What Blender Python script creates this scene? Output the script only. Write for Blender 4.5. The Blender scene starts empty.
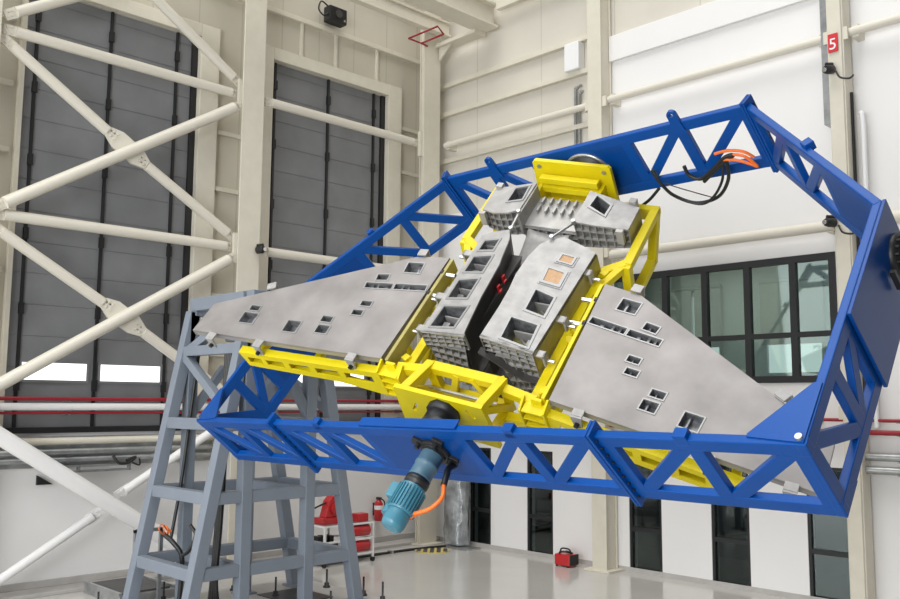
import bpy, bmesh, math, random
from mathutils import Vector, Matrix
from math import sin, cos, pi, radians
random.seed(7)
S = bpy.context.scene
COL = S.collection
V = Vector

# ------------------------------------------------------------------ camera, light, exposure
cam_d = bpy.data.cameras.new('camera'); cam = bpy.data.objects.new('camera', cam_d); COL.objects.link(cam)
S.camera = cam
cam_d.sensor_fit = 'HORIZONTAL'; cam_d.sensor_width = 36.0
cam_d.lens = 902.75 / 900 * 36.0
cam_d.clip_end = 300
yaw, pit, rol = radians(45.62664509), radians(6.44870805), radians(-0.40142509)
fw = V((-sin(yaw) * cos(pit), cos(yaw) * cos(pit), sin(pit)))
rt = V((cos(yaw), sin(yaw), 0)); dn = fw.cross(rt)
r2 = cos(rol) * rt + sin(rol) * dn; d2 = -sin(rol) * rt + cos(rol) * dn
cam.matrix_world = Matrix(((r2.x, -d2.x, -fw.x, 0), (r2.y, -d2.y, -fw.y, 0), (r2.z, -d2.z, -fw.z, 3.6), (0, 0, 0, 1)))

w = bpy.data.worlds.new('world'); S.world = w; w.use_nodes = True
wn = w.node_tree.nodes; wl = w.node_tree.links
bg = wn['Background']; bg.inputs[1].default_value = 0.4
wtc = wn.new('ShaderNodeTexCoord'); wsep = wn.new('ShaderNodeSeparateXYZ'); wr = wn.new('ShaderNodeValToRGB')
wl.new(wtc.outputs['Generated'], wsep.inputs[0]); wl.new(wsep.outputs['Z'], wr.inputs[0]); wl.new(wr.outputs[0], bg.inputs[0])
wr.color_ramp.elements[0].position = 0.0; wr.color_ramp.elements[0].color = (0.55, 0.56, 0.58, 1)
wr.color_ramp.elements[1].position = 0.5; wr.color_ramp.elements[1].color = (1.0, 1.0, 1.0, 1)

def area(name, loc, target, sx, sy, energy, color=(1, 1, 1)):
    d = bpy.data.lights.new(name, 'AREA'); d.shape = 'RECTANGLE'; d.size = sx; d.size_y = sy; d.energy = energy; d.color = color
    o = bpy.data.objects.new(name, d); COL.objects.link(o); o.location = loc
    o.rotation_euler = (V(target) - V(loc)).to_track_quat('-Z', 'Y').to_euler()
    return o
area('daylight_open_hangar_door', (-9, -9, 6), (-9, 16, 3), 22, 11, 2100, (0.95, 0.98, 1.0))
area('left_wall_fill', (-1.5, -10, 5), (-18, 8, 2), 7, 9, 1500, (0.97, 0.99, 1.0))  # fill lamp added to brighten the left wall
area('skylight', (-8, 4, 34), (-11, 9, 0), 24, 22, 6500, (1.0, 0.985, 0.95))
area('office_fill', (-9.2, 18.6, 6.85), (-9.2, 18.6, 0), 6, 1.2, 60)  # fill lamp added to lift the room behind the strip window
area('lower_room_fill', (-11.5, 18.6, 3.0), (-11.5, 18.6, 0), 11, .8, 25)  # weak fill added so the slot interiors come out lighter
S.view_settings.view_transform = 'Standard'; S.view_settings.look = 'None'
S.view_settings.exposure = 0.2; S.view_settings.gamma = 1.0; S.view_settings.use_curve_mapping = False

# ------------------------------------------------------------------ materials
def mat(name, col, rough=0.5, metal=0.0, noise=0.0, nscale=4.0, bump=0.0, bscale=30.0, coat=0.0, spec=0.5, tint=None):
    m = bpy.data.materials.new(name); m.use_nodes = True
    n = m.node_tree.nodes; l = m.node_tree.links; b = n['Principled BSDF']
    b.inputs['Base Color'].default_value = (*col, 1); b.inputs['Roughness'].default_value = rough
    b.inputs['Metallic'].default_value = metal; b.inputs['Coat Weight'].default_value = coat
    b.inputs['Specular IOR Level'].default_value = spec
    g = n.new('ShaderNodeNewGeometry')
    if noise:
        t = n.new('ShaderNodeTexNoise'); t.inputs['Scale'].default_value = nscale; t.inputs['Detail'].default_value = 5
        l.new(g.outputs['Position'], t.inputs['Vector'])
        r = n.new('ShaderNodeValToRGB'); l.new(t.outputs['Fac'], r.inputs[0])
        c2 = tint or tuple(max(0, c * (1 - noise)) for c in col); c1 = tuple(min(1, c * (1 + noise * .6)) for c in col)
        r.color_ramp.elements[0].position = .3; r.color_ramp.elements[0].color = (*c2, 1)
        r.color_ramp.elements[1].position = .7; r.color_ramp.elements[1].color = (*c1, 1)
        l.new(r.outputs[0], b.inputs['Base Color'])
    if bump:
        t = n.new('ShaderNodeTexNoise'); t.inputs['Scale'].default_value = bscale; t.inputs['Detail'].default_value = 3
        l.new(g.outputs['Position'], t.inputs['Vector'])
        bp = n.new('ShaderNodeBump'); bp.inputs['Strength'].default_value = bump; bp.inputs['Distance'].default_value = .02
        l.new(t.outputs['Fac'], bp.inputs['Height']); l.new(bp.outputs[0], b.inputs['Normal'])
    return m

def seam_mat(name, col, rough, axis, pitch, off, width=.02, depth=.6):
    """sheet cladding with narrow joints every `pitch` metres along a world axis"""
    m = mat(name, col, rough, noise=.05, nscale=.8)
    n = m.node_tree.nodes; l = m.node_tree.links; b = n['Principled BSDF']
    g = n.new('ShaderNodeNewGeometry'); s = n.new('ShaderNodeSeparateXYZ'); l.new(g.outputs['Position'], s.inputs[0])
    a = n.new('ShaderNodeMath'); a.operation = 'ADD'; a.inputs[1].default_value = off + 1000 * pitch; l.new(s.outputs[axis], a.inputs[0])
    md = n.new('ShaderNodeMath'); md.operation = 'MODULO'; md.inputs[1].default_value = pitch; l.new(a.outputs[0], md.inputs[0])
    lt = n.new('ShaderNodeMath'); lt.operation = 'LESS_THAN'; lt.inputs[1].default_value = width; l.new(md.outputs[0], lt.inputs[0])
    mx = n.new('ShaderNodeMix'); mx.data_type = 'RGBA'
    src = b.inputs['Base Color'].links[0].from_socket
    l.new(lt.outputs[0], mx.inputs['Factor']); l.new(src, mx.inputs['A']); mx.inputs['B'].default_value = (*[c * depth for c in col], 1)
    l.new(mx.outputs['Result'], b.inputs['Base Color'])
    return m

def emit(name, col, s):
    m = bpy.data.materials.new(name); m.use_nodes = True
    n = m.node_tree.nodes; n.remove(n['Principled BSDF']); e = n.new('ShaderNodeEmission')
    e.inputs[0].default_value = (*col, 1); e.inputs[1].default_value = s
    m.node_tree.links.new(e.outputs[0], n['Material Output'].inputs[0]); return m

def glass(name, tint, refl=.12, grey=.0):
    m = bpy.data.materials.new(name); m.use_nodes = True
    n = m.node_tree.nodes; l = m.node_tree.links; n.remove(n['Principled BSDF'])
    t = n.new('ShaderNodeBsdfTransparent'); t.inputs[0].default_value = (*tint, 1)
    g = n.new('ShaderNodeBsdfGlossy'); g.inputs['Roughness'].default_value = .03; g.inputs[0].default_value = (.8, .9, .88, 1)
    x = n.new('ShaderNodeMixShader'); x.inputs[0].default_value = refl
    l.new(t.outputs[0], x.inputs[1]); l.new(g.outputs[0], x.inputs[2]); l.new(x.outputs[0], n['Material Output'].inputs[0])
    return m

M = dict(
    blue=mat('blue_gloss_paint', (.0005, .062, .29), .36, spec=.25, noise=.06, nscale=2),
    blue2=mat('blue_plate_paint', (.0005, .050, .24), .34, spec=.25),
    yellow=mat('yellow_paint', (.74, .60, .006), .42, spec=.3, noise=.06, nscale=3),
    grey=mat('grey_tower_paint', (.20, .23, .275), .5, noise=.05, nscale=2),
    skin=mat('brushed_aluminium_skin', (.285, .267, .26), .48, .25, noise=.18, nscale=2.2, tint=(.225, .21, .203)),
    cast=mat('machined_aluminium', (.38, .37, .36), .48, .25, noise=.2, nscale=6),
    rim=mat('bright_machined_rim', (.31, .31, .31), .38, .35),
    primer_and_shaded=mat('zinc_chromate_and_shaded_yellow', (.38, .33, .10), .5, noise=.3, nscale=3, tint=(.27, .24, .09)),  # khaki primer, also painted shade on the left yellow wing support
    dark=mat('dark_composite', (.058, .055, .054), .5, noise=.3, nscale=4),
    hole=mat('pocket_inside', (.27, .275, .285), .4, .5, noise=.5, nscale=14),
    wood=mat('tan_core', (.55, .34, .19), .7, noise=.12, nscale=20),
    cream=mat('cream_paint', (.66, .62, .52), .5, noise=.04),
    creamclad=seam_mat('cream_cladding', (.57, .53, .44), .5, 1, 1.1, .35, .025, .78),
    creamclad_x=seam_mat('cream_cladding_right', (.64, .605, .53), .5, 0, 2.2, .7, .03, .82),
    white=mat('white_wall', (.80, .785, .775), .6, noise=.025, nscale=.5),
    tube=mat('cream_tube', (.68, .64, .55), .42),
    doorgrey=mat('door_panel_grey', (.19, .193, .20), .55, noise=.12, nscale=1.5),
    black=mat('black_metal', (.012, .012, .013), .45),
    rubber=mat('black_cable', (.012, .012, .012), .4),
    orange=mat('orange_cable', (.85, .17, .02), .45),
    red=mat('red_paint', (.50, .015, .02), .35, coat=.2),
    redpipe=mat('red_pipe', (.30, .010, .022), .4),
    teal=mat('teal_motor_paint', (.055, .21, .29), .38, coat=.1, noise=.1, nscale=8),
    tealdark=mat('blue_grey_gearbox', (.08, .16, .22), .42, noise=.12, nscale=8),
    galv=mat('galvanised_steel', (.42, .43, .43), .3, .7, noise=.25, nscale=5),
    chrome=mat('bright_steel', (.7, .7, .7), .2, .9),
    floor=mat('epoxy_floor', (.52, .505, .475), .13, noise=.05, nscale=.7, spec=.5),
    concrete=mat('floor_edge', (.45, .43, .41), .6, noise=.1, nscale=3),
    frame=mat('black_window_frame', (.010, .011, .012), .5),
    office=mat('office_wall', (.55, .57, .56), .8),
    blind=mat('grey_blind', (.43, .43, .41), .8),
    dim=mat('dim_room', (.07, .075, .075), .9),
    plastic=mat('plastic_wrap', (.36, .38, .39), .22, .2, noise=.5, nscale=3, bump=.8, bscale=6),
    duct=mat('white_box', (.80, .80, .80), .4),
    sign=mat('red_sign', (.60, .02, .03), .5), signw=mat('white_letter', (.85, .85, .85), .5),
    ylw2=mat('yellow_hazard', (.62, .50, .16), .6),
    chain=mat('gold', (.5, .4, .2), .5),
    lit=emit('daylight_pane', (1, 1, 1), 1.6), day=emit('outside_sky', (.88, .96, 1), 1.15),
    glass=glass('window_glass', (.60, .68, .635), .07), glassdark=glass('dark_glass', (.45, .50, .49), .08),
)

# ------------------------------------------------------------------ mesh builder
class MB:
    def __init__(s): s.v = []; s.f = []; s.mi = []; s.sm = []; s.mats = []; s.cur = 0
    def use(s, m):
        if m not in s.mats: s.mats.append(m)
        s.cur = s.mats.index(m); return s
    def add(s, vs, fs, smooth=False):
        b = len(s.v); s.v += [V(p) for p in vs]
        for f in fs: s.f.append([b + i for i in f]); s.mi.append(s.cur); s.sm.append(smooth)
        return s
    def hexa(s, p):   # 8 points: bottom ring 0-3, top ring 4-7
        return s.add(p, [(0, 3, 2, 1), (4, 5, 6, 7), (0, 1, 5, 4), (1, 2, 6, 5), (2, 3, 7, 6), (3, 0, 4, 7)])
    def box(s, x0, x1, y0, y1, z0, z1, fn=None):
        p = [(x0, y0, z0), (x1, y0, z0), (x1, y1, z0), (x0, y1, z0), (x0, y0, z1), (x1, y0, z1), (x1, y1, z1), (x0, y1, z1)]
        if fn: p = [fn(*q) for q in p]
        return s.hexa(p)
    def bar(s, a, b, wd, ht, wdir, ext=0.0):
        a = V(a); b = V(b); d = (b - a).normalized(); a = a - d * ext; b = b + d * ext
        wv = V(wdir); wv = (wv - d * wv.dot(d)).normalized(); hv = d.cross(wv)
        q = [-wv * wd / 2 - hv * ht / 2, wv * wd / 2 - hv * ht / 2, wv * wd / 2 + hv * ht / 2, -wv * wd / 2 + hv * ht / 2]
        return s.hexa([a + x for x in q] + [b + x for x in q])
    def prism(s, poly, off):   # planar polygon + extrusion vector
        n = len(poly); p = [V(q) for q in poly]; o = V(off)
        fs = [tuple(range(n - 1, -1, -1)), tuple(range(n, 2 * n))] + [(i, (i + 1) % n, n + (i + 1) % n, n + i) for i in range(n)]
        return s.add(p + [q + o for q in p], fs)
    def cyl(s, a, b, r, n=20, r1=None, cap=True):
        a = V(a); b = V(b); d = (b - a).normalized(); r1 = r if r1 is None else r1
        x = d.orthogonal().normalized(); y = d.cross(x)
        vs = [a + (x * cos(2 * pi * i / n) + y * sin(2 * pi * i / n)) * r for i in range(n)] + [b + (x * cos(2 * pi * i / n) + y * sin(2 * pi * i / n)) * r1 for i in range(n)]
        s.add(vs, [(i, (i + 1) % n, n + (i + 1) % n, n + i) for i in range(n)], True)
        if cap: s.add(vs[:n], [tuple(range(n - 1, -1, -1))]); s.add(vs[n:], [tuple(range(n))])
        return s
    def lathe(s, a, d, prof, n=28):   # prof: list of (distance along d, radius)
        a = V(a); d = V(d).normalized(); x = d.orthogonal().normalized(); y = d.cross(x); vs = []; fs = []
        for t, r in prof: vs += [a + d * t + (x * cos(2 * pi * i / n) + y * sin(2 * pi * i / n)) * r for i in range(n)]
        for k in range(len(prof) - 1): fs += [(k * n + i, k * n + (i + 1) % n, (k + 1) * n + (i + 1) % n, (k + 1) * n + i) for i in range(n)]
        s.add(vs, fs, True); s.add(vs[:n], [tuple(range(n - 1, -1, -1))]); s.add(vs[-n:], [tuple(range(n))]); return s
    def tube(s, pts, r, n=10, sub=6):
        P = [V(p) for p in pts]; out = []
        if len(P) > 2 and sub > 1:
            for i in range(len(P) - 1):
                p0 = P[max(i - 1, 0)]; p1 = P[i]; p2 = P[i + 1]; p3 = P[min(i + 2, len(P) - 1)]
                for k in range(sub):
                    t = k / sub
                    out.append(.5 * ((2 * p1) + (p2 - p0) * t + (2 * p0 - 5 * p1 + 4 * p2 - p3) * t * t + (3 * p1 - p0 - 3 * p2 + p3) * t ** 3))
            out.append(P[-1])
        else: out = P
        x = None; vs = []
        for i, p in enumerate(out):
            d = (out[min(i + 1, len(out) - 1)] - out[max(i - 1, 0)]).normalized()
            x = d.orthogonal().normalized() if x is None else (x - d * x.dot(d)).normalized()
            y = d.cross(x); vs += [p + (x * cos(2 * pi * k / n) + y * sin(2 * pi * k / n)) * r for k in range(n)]
        m = len(out)
        s.add(vs, [(i * n + k, i * n + (k + 1) % n, (i + 1) * n + (k + 1) % n, (i + 1) * n + k) for i in range(m - 1) for k in range(n)], True)
        s.add(vs[:n], [tuple(range(n - 1, -1, -1))]); s.add(vs[-n:], [tuple(range(n))]); return s
    def holed(s, outer, holes, fn, zt, zb):
        """flat plate with rectangular (any) holes: outline in 2-D, mapped by fn(x, y, z)"""
        cu = bpy.data.curves.new('tmp', 'CURVE'); cu.dimensions = '2D'; cu.fill_mode = 'BOTH'; cu.extrude = .5
        for poly in [outer] + holes:
            sp = cu.splines.new('POLY'); sp.points.add(len(poly) - 1)
            for i, q in enumerate(poly): sp.points[i].co = (q[0], q[1], 0, 1)
            sp.use_cyclic_u = True
        o = bpy.data.objects.new('tmp', cu); COL.objects.link(o)
        dg = bpy.context.evaluated_depsgraph_get(); me = bpy.data.meshes.new_from_object(o.evaluated_get(dg))
        vs = []
        for q in me.vertices:
            top = q.co.z > 0; z = zt if top else zb
            if callable(z): z = z(q.co.x, q.co.y)
            vs.append(fn(q.co.x, q.co.y, z))
        s.add(vs, [tuple(p.vertices) for p in me.polygons])
        bpy.data.objects.remove(o); bpy.data.meshes.remove(me); bpy.data.curves.remove(cu); return s
    def build(s, name, m=None, parent=None, bevel=0.0, seg=2):
        me = bpy.data.meshes.new(name)
        root = parent
        while root is not None and root.parent is not None: root = root.parent
        o = bpy.data.objects.new(name, me); COL.objects.link(o)
        if root is None:
            lo = [min(p[i] for p in s.v) for i in range(3)]; hi = [max(p[i] for p in s.v) for i in range(3)]
            base = V(((lo[0] + hi[0]) / 2, (lo[1] + hi[1]) / 2, lo[2])); o.location = base
        else: base = V(root.location)
        me.from_pydata([p - base for p in s.v], [], s.f)
        ms = s.mats or [m]
        for q in ms: me.materials.append(M[q] if isinstance(q, str) else q)
        for i, p in enumerate(me.polygons): p.material_index = s.mi[i]; p.use_smooth = s.sm[i]
        bm = bmesh.new(); bm.from_mesh(me); bmesh.ops.recalc_face_normals(bm, faces=bm.faces); bm.to_mesh(me); bm.free()
        if parent is not None: o.parent = parent
        if bevel:
            b = o.modifiers.new('bevel', 'BEVEL'); b.width = bevel; b.segments = seg; b.limit_method = 'ANGLE'; b.angle_limit = radians(40); b.use_clamp_overlap = True
        return o

def tag(o, label, cat, group=None):
    o['label'] = label; o['category'] = cat
    if group: o['group'] = group
    return o
def thing(name, loc, label, cat, group=None):
    o = bpy.data.objects.new(name, None); COL.objects.link(o); o.location = loc; o.empty_display_size = .2
    return tag(o, label, cat, group)
def struct(o): o['kind'] = 'structure'; return o
def label(o, t): o['label'] = t; return o

XL, YR = -17.9, 16.7          # inner faces of the left and right walls
CX = -17.3                    # line of the bracing along the left wall

# ------------------------------------------------------------------ floor and walls
b = MB(); b.box(-18.3, 6, -12, 17.3, -.2, 0); struct(b.build('floor', 'floor'))
D1 = (5.88, 9.56); D2 = (11.46, 15.04); DZ = (2.98, 11.66)
b = MB(); b.use('creamclad')
for y0, y1 in ((-4, D1[0]), (D1[1], D2[0]), (D2[1], 17.0)): b.box(XL - .3, XL, y0, y1, DZ[0], DZ[1])
b.box(XL - .3, XL, -4, 17.0, DZ[1], 15.5)
b.use('white').box(XL - .3, XL, -4, 17.0, 0, DZ[0])
struct(b.build('wall_left'))
# right wall with openings
SL = [(-16.30, -15.57), (-14.39, -13.6), (-11.49, -10.68), (-9.53, -8.71), (-7.56, -6.76)]   # glazed slots on the ground floor
SH = 2.45
WX = (-12.12, -6.84); WZ = (4.0, 6.42)
b = MB(); b.use('white')
xs = [-18.2] + [q for t in SL for q in t] + [2.0]
for i in range(0, len(xs), 2): b.box(xs[i], xs[i + 1], YR, YR + .3, 0, SH)
b.box(-18.2, 2, YR, YR + .3, SH, WZ[0]); b.box(-18.2, WX[0], YR, YR + .3, WZ[0], WZ[1]); b.box(WX[1], 2, YR, YR + .3, WZ[0], WZ[1])
b.box(-18.2, 2, YR, YR + .3, WZ[1], 8.6); b.box(-12.0, 2, YR, YR + .3, 8.6, 12.0)
b.use('creamclad_x').box(-18.2, -12.0, YR, YR + .3, 8.6, 15.5); b.box(-12.0, 2, YR, YR + .3, 12.0, 15.5)
struct(b.build('wall_right'))
b = MB(); b.box(-17.9, 2, YR - .02, YR, 0, .1); struct(b.build('baseboard_right', 'concrete'))
b = MB(); b.box(XL, XL + .55, -4, 16.7, 0, .07); b.box(XL, XL + .05, -4, 16.7, .07, .2); struct(b.build('baseboard_left', 'concrete', bevel=.01))
struct(MB().box(4.2, 4.5, -12, 17.3, 0, 15.5).build('light_blocker_right', 'dim'))  # unseen dark slab added to cut light from the right
tn = 0
def trim(bld, m, bevel=.01):
    global tn; tn += 1
    return struct(bld.build('trim_%d' % tn, m, bevel=bevel))
# girts on both walls
for z, dp in ((12.17, .14), (11.36, .14), (10.06, .12)):
    trim(MB().box(-17.9, -12.35, YR - dp, YR, z - .06, z + .06), 'cream')
trim(MB().box(-11.8, 2, YR - .09, YR, 11.4, 12.0), 'white')
for z in (12.9, 14.3): trim(MB().box(XL, XL + .12, -4, 16.7, z - .06, z + .06), 'cream')
for z in (9.6, 8.3, 5.9, 4.6): trim(MB().box(XL, XL + .1, 10.05, 11.46, z - .05, z + .05), 'cream')
for z in (10.9, 9.7, 8.5, 7.3): trim(MB().box(XL, XL + .1, 15.5, 16.7, z - .05, z + .05), 'cream')
for z in (10.9, 9.6, 8.3, 6.0): trim(MB().box(XL, XL + .1, 3.5, 5.7, z - .05, z + .05), 'cream')
for y in (12.3, 13.35, 14.7): trim(MB().box(XL, XL + .07, y - .04, y + .04, 11.9, 12.85), 'cream')

# ------------------------------------------------------------------ the two big doors on the left wall
def big_door(n, y0, y1, rails, panes):
    b = MB(); x = XL - .06
    z = DZ[0]; k = 0
    while z < DZ[1] - .02:                       # panels with a small gap and lip
        z1 = min(z + .605, DZ[1]); b.box(x - .06, x, y0, y1, z + .003, z1); b.box(x, x + .008, y0, y1, z + .012, z + .03); z = z1; k += 1
    b.box(x - .1, x - .06, y0, y1, DZ[0], DZ[1])
    d = struct(b.build('door_%d' % n, 'doorgrey'))
    for y in rails:
        r = MB(); r.box(x, x + .05, y - .028, y + .028, DZ[0], DZ[1])
        for q in range(6): r.box(x, x + .08, y - .045, y + .045, 3.75 + 1.45 * q, 3.97 + 1.45 * q)
        r.build('guide_rail', 'black', d)
    MB().box(x - .02, x + .07, y1 - .13, y1, DZ[0], DZ[1]).build('edge_seal', 'black', d)
    for a, c in panes:
        f = MB(); z0, z1 = 3.96, 4.29
        f.box(x, x + .03, a - .05, c + .05, z0 - .05, z0); f.box(x, x + .03, a - .05, c + .05, z1, z1 + .05)
        f.box(x, x + .03, a - .05, a, z0, z1); f.box(x, x + .03, c, c + .05, z0, z1)
        fo = f.build('window_frame', 'doorgrey', d)
        MB().box(x, x + .012, a, c, z0, z1).build('pane', 'lit', fo)
    # white surround
    t = MB(); t.box(XL, XL + .16, y1, y1 + .46, DZ[0], DZ[1] + .3); t.box(XL, XL + .16, y0 - (.12 if n == 1 else 0), y1, DZ[1], DZ[1] + .3)
    if n == 2: t.box(XL, XL + .16, y0 - .3, y0, DZ[0], DZ[1] + .3)
    else: t.box(XL, XL + .12, y0 - .1, y0, DZ[0], DZ[1])
    trim(t, 'cream', .015)
big_door(1, D1[0], D1[1], (6.12, 7.6, 9.08), ((6.2, 7.44), (7.72, 9.0)))
big_door(2, D2[0], D2[1], (11.62, 13.2, 14.68), ((11.78, 13.05), (13.35, 14.52)))
trim(MB().box(XL, XL + .12, -4, 16.5, 2.95, 3.06), 'black')      # dark sill under the doors

# ------------------------------------------------------------------ windows of the right wall
def rect_frame(b, x0, x1, z0, z1, y, t, dp):
    b.box(x0, x1, y, y + dp, z0, z0 + t); b.box(x0, x1, y, y + dp, z1 - t, z1); b.box(x0, x0 + t, y, y + dp, z0 + t, z1 - t); b.box(x1 - t, x1, y, y + dp, z0 + t, z1 - t)
MULL = [-11.43, -10.49, -9.55, -8.61, -7.67]
f = MB(); rect_frame(f, WX[0], WX[1], WZ[0], WZ[1], YR - .03, .13, .12)
wf = struct(f.build('window_1', 'frame'))
for x in MULL: MB().box(x - .065, x + .065, YR - .03, YR + .09, WZ[0] + .13, WZ[1] - .13).build('mullion', 'frame', wf)
MB().box(WX[0] + .13, WX[1] - .13, YR - .028, YR + .085, 4.86, 4.96).build('transom', 'frame', wf)
ex = [WX[0] + .13] + MULL + [WX[1] - .13]
for i in range(6):
    for z0, z1 in ((WZ[0] + .13, 4.86), (4.96, WZ[1] - .13)):
        MB().box(ex[i] + .03, ex[i + 1] - .03, YR + .03, YR + .04, z0, z1).build('pane', 'glass', wf)
# ground-floor glazed slots
for i, (x0, x1) in enumerate(SL):
    f = MB(); rect_frame(f, x0, x1, 0.02, SH, YR + .02, .06, .1); f.box(x0 + .06, x1 - .06, YR + .02, YR + .12, .86, .95)
    o = struct(f.build('window_%d' % (i + 2), 'frame'))
    for z0, z1 in ((.08, .86), (.95, SH - .06)): MB().box(x0 + .06, x1 - .06, YR + .06, YR + .07, z0, z1).build('pane', 'glassdark', o)
# rooms behind the glass
b = MB(); b.use('office')
b.box(-13.2, -5.6, YR + 3.3, YR + 3.4, 3.3, 4.25); b.box(-13.2, -5.6, YR + 3.3, YR + 3.4, 6.3, 6.9)
for x0, x1 in ((-13.2, -12.6), (-11.0, -9.9), (-8.5, -7.6)): b.box(x0, x1, YR + 3.3, YR + 3.4, 4.25, 6.3)
b.box(-13.3, -13.2, YR + .3, YR + 3.4, 3.3, 6.9); b.box(-5.6, -5.5, YR + .3, YR + 3.4, 3.3, 6.9)
b.box(-13.3, -5.5, YR + .3, YR + 3.4, 3.2, 3.3); b.box(-13.3, -5.5, YR + .3, YR + 3.4, 6.9, 7.0)
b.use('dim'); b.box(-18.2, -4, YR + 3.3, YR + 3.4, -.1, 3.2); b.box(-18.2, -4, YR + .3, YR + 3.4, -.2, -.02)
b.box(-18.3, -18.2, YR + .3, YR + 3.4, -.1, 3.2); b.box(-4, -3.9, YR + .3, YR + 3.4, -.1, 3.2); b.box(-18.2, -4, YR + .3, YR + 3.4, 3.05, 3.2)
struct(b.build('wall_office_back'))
for i, (x0, x1) in enumerate(((-12.6, -11.0), (-9.9, -8.5), (-7.6, -5.7))):
    f = MB(); rect_frame(f, x0, x1, 4.25, 6.3, YR + 3.26, .06, .08); f.box((x0 + x1) / 2 - .03, (x0 + x1) / 2 + .03, YR + 3.26, YR + 3.34, 4.25, 6.3)
    o = struct(f.build('window_%d' % (i + 7), 'office')); MB().box(x0, x1, YR + 3.34, YR + 3.36, 4.25, 6.3).build('pane', 'day', o)
lb = ('grey roller blind half down behind the strip window, left one', 'grey roller blind half down behind the strip window, middle one', 'grey roller blind half down behind the strip window, right one')
for i, (x0, x1) in enumerate(((-12.6, -11.0), (-9.9, -8.5), (-7.6, -5.7))):
    b = MB(); mid = (x0 + x1) / 2 + .1
    b.box(x0 - .05, mid - .05, YR + 3.18, YR + 3.2, 4.95, 6.4); b.box(mid + .03, x1 + .05, YR + 3.18, YR + 3.2, 4.95, 6.4); b.cyl((x0 - .05, YR + 3.2, 6.43), (x1 + .05, YR + 3.2, 6.43), .05, 12)
    tag(b.build('roller_blind', 'blind'), lb[i], 'blind', 'office blinds')

# ------------------------------------------------------------------ columns
def column(name_label, x, y, ax, z1=15.2, base=0.0, wdt=.5, dep=.42):
    t = thing('steel_column', (x, y, base), name_label, 'column', 'hangar columns')
    b = MB(); fl = .035
    if ax == 'x':      # flanges face +x
        b.box(x + dep / 2 - fl, x + dep / 2, y - wdt / 2, y + wdt / 2, base, z1); b.box(x - dep / 2, x - dep / 2 + fl, y - wdt / 2 + .12, y + wdt / 2, base, z1); b.box(x - dep / 2 + fl, x + dep / 2 - fl, y - .15, y + .15, base, z1)
    else:
        b.box(x - wdt / 2, x + wdt / 2, y - dep / 2, y - dep / 2 + fl, base, z1); b.box(x - wdt / 2, x + wdt / 2, y + dep / 2 - fl, y + dep / 2, base, z1); b.box(x - .15, x + .15, y - dep / 2 + fl, y + dep / 2 - fl, base, z1)
    b.build('shaft', 'cream', t, .01)
    MB().box(x - .33, x + .33, y - .33, y + .33, base, base + .04).build('base_plate', 'cream', t, .006)
    for z in (10.38, 6.92, 3.45):
        g = MB()
        if ax == 'x': g.box(x + .02, x + dep / 2 - .02, y - wdt / 2 - .09, y - wdt / 2, z - .36, z + .3)
        else: g.box(x - wdt / 2 - .1, x + wdt / 2 + .1, y - dep / 2 + .04, y - dep / 2 + .09, z - .12, z + .12)
        g.build('gusset_plate', 'cream', t, .005)
    return t
column('cream steel column between the two big grey doors', -17.21, 10.53, 'x', wdt=.55, dep=.24)
column('cream steel column in the far corner, left of the blue frame', -17.24, 16.0, 'x', wdt=.6, dep=.3)
column('cream steel column at the far left edge, left of the first grey door', CX, 4.95, 'x')
column('cream steel column behind the top beam of the blue frame', -11.96, 16.46, 'y', wdt=.38)
column('cream steel column carrying the red number sign', -6.51, 16.46, 'y', wdt=.25)

# ------------------------------------------------------------------ bracing tubes of the left wall
def tube(lbl, a, c, r=.105, m='tube', ends=True, group='bracing tubes'):
    t = thing('brace_tube', ((a[0] + c[0]) / 2, (a[1] + c[1]) / 2, min(a[2], c[2])), lbl, 'tube', group)
    a = V(a); c = V(c); d = (c - a).normalized(); L = (c - a).length
    MB().cyl(a + d * .22, c - d * .22, r, 20).build('pipe', m, t)
    if ends:
        for p, s in ((a, 1), (c, -1)):
            e = MB(); e.bar(p, p + d * s * .34, .2, .035, V((0, 1, 0)) if abs(d.y) < .7 else V((0, 0, 1)))
            for k in (.06, .14): e.cyl(p + d * s * k + V((.02, 0, .05)), p + d * s * k + V((.05, 0, .05)), .018, 8); e.cyl(p + d * s * k + V((.02, 0, -.05)), p + d * s * k + V((.05, 0, -.05)), .018, 8)
            e.build('end_plate', m, t)
    return t
def P(y, z, dx=0.0): return (CX + .06 + dx, y, z)
yA, yB, yC = 5.27, 10.26, 15.66
tube('upper cream horizontal tube across the first grey door', P(yA, 10.39), P(yB, 10.36))
tube('lower cream horizontal tube across the first grey door', P(yA, 6.92), P(yB, 6.92))
tube('upper cream horizontal tube crossing the second grey door', P(10.85, 10.38), P(yC, 10.38))
tube('lower cream horizontal tube crossing the second grey door', P(10.85, 6.92), P(yC, 6.92))
tube('long cream diagonal tube rising right to the column, upper crossing', P(yA, 7.0, .1), P(yB, 10.12, .1), .12)
tube('cream diagonal tube falling left to right into the upper crossing', P(yA, 10.22), P(7.5, 8.77))
tube('short cream diagonal tube below the upper crossing', P(7.98, 8.46), P(yB, 7.1))
tube('long cream diagonal tube rising right to the column, lower crossing', P(yA, 3.66, .1), P(yB, 6.73, .1), .12)
tube('cream diagonal tube falling left to right into the lower crossing', P(yA, 6.72), P(7.58, 5.36))
tube('short cream diagonal tube below the lower crossing', P(8.06, 5.06), P(yB, 3.68))
tube('cream diagonal tube leaving the top left corner, running up right', P(yA, 10.62, .06), P(7.75, 12.15, .06))
tube('cream diagonal tube coming down from the top edge to the column', P(7.5, 12.35, .02), P(yB, 10.6, .02))
tube('thick white diagonal tube low on the left wall', P(4.7, 3.50, .26), P(9.95, .12, .26), .15, 'white')
tube('thin white tube joining the thick diagonal from lower left', P(5.2, 0.05), P(7.6, 1.49), .085, 'white')
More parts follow.
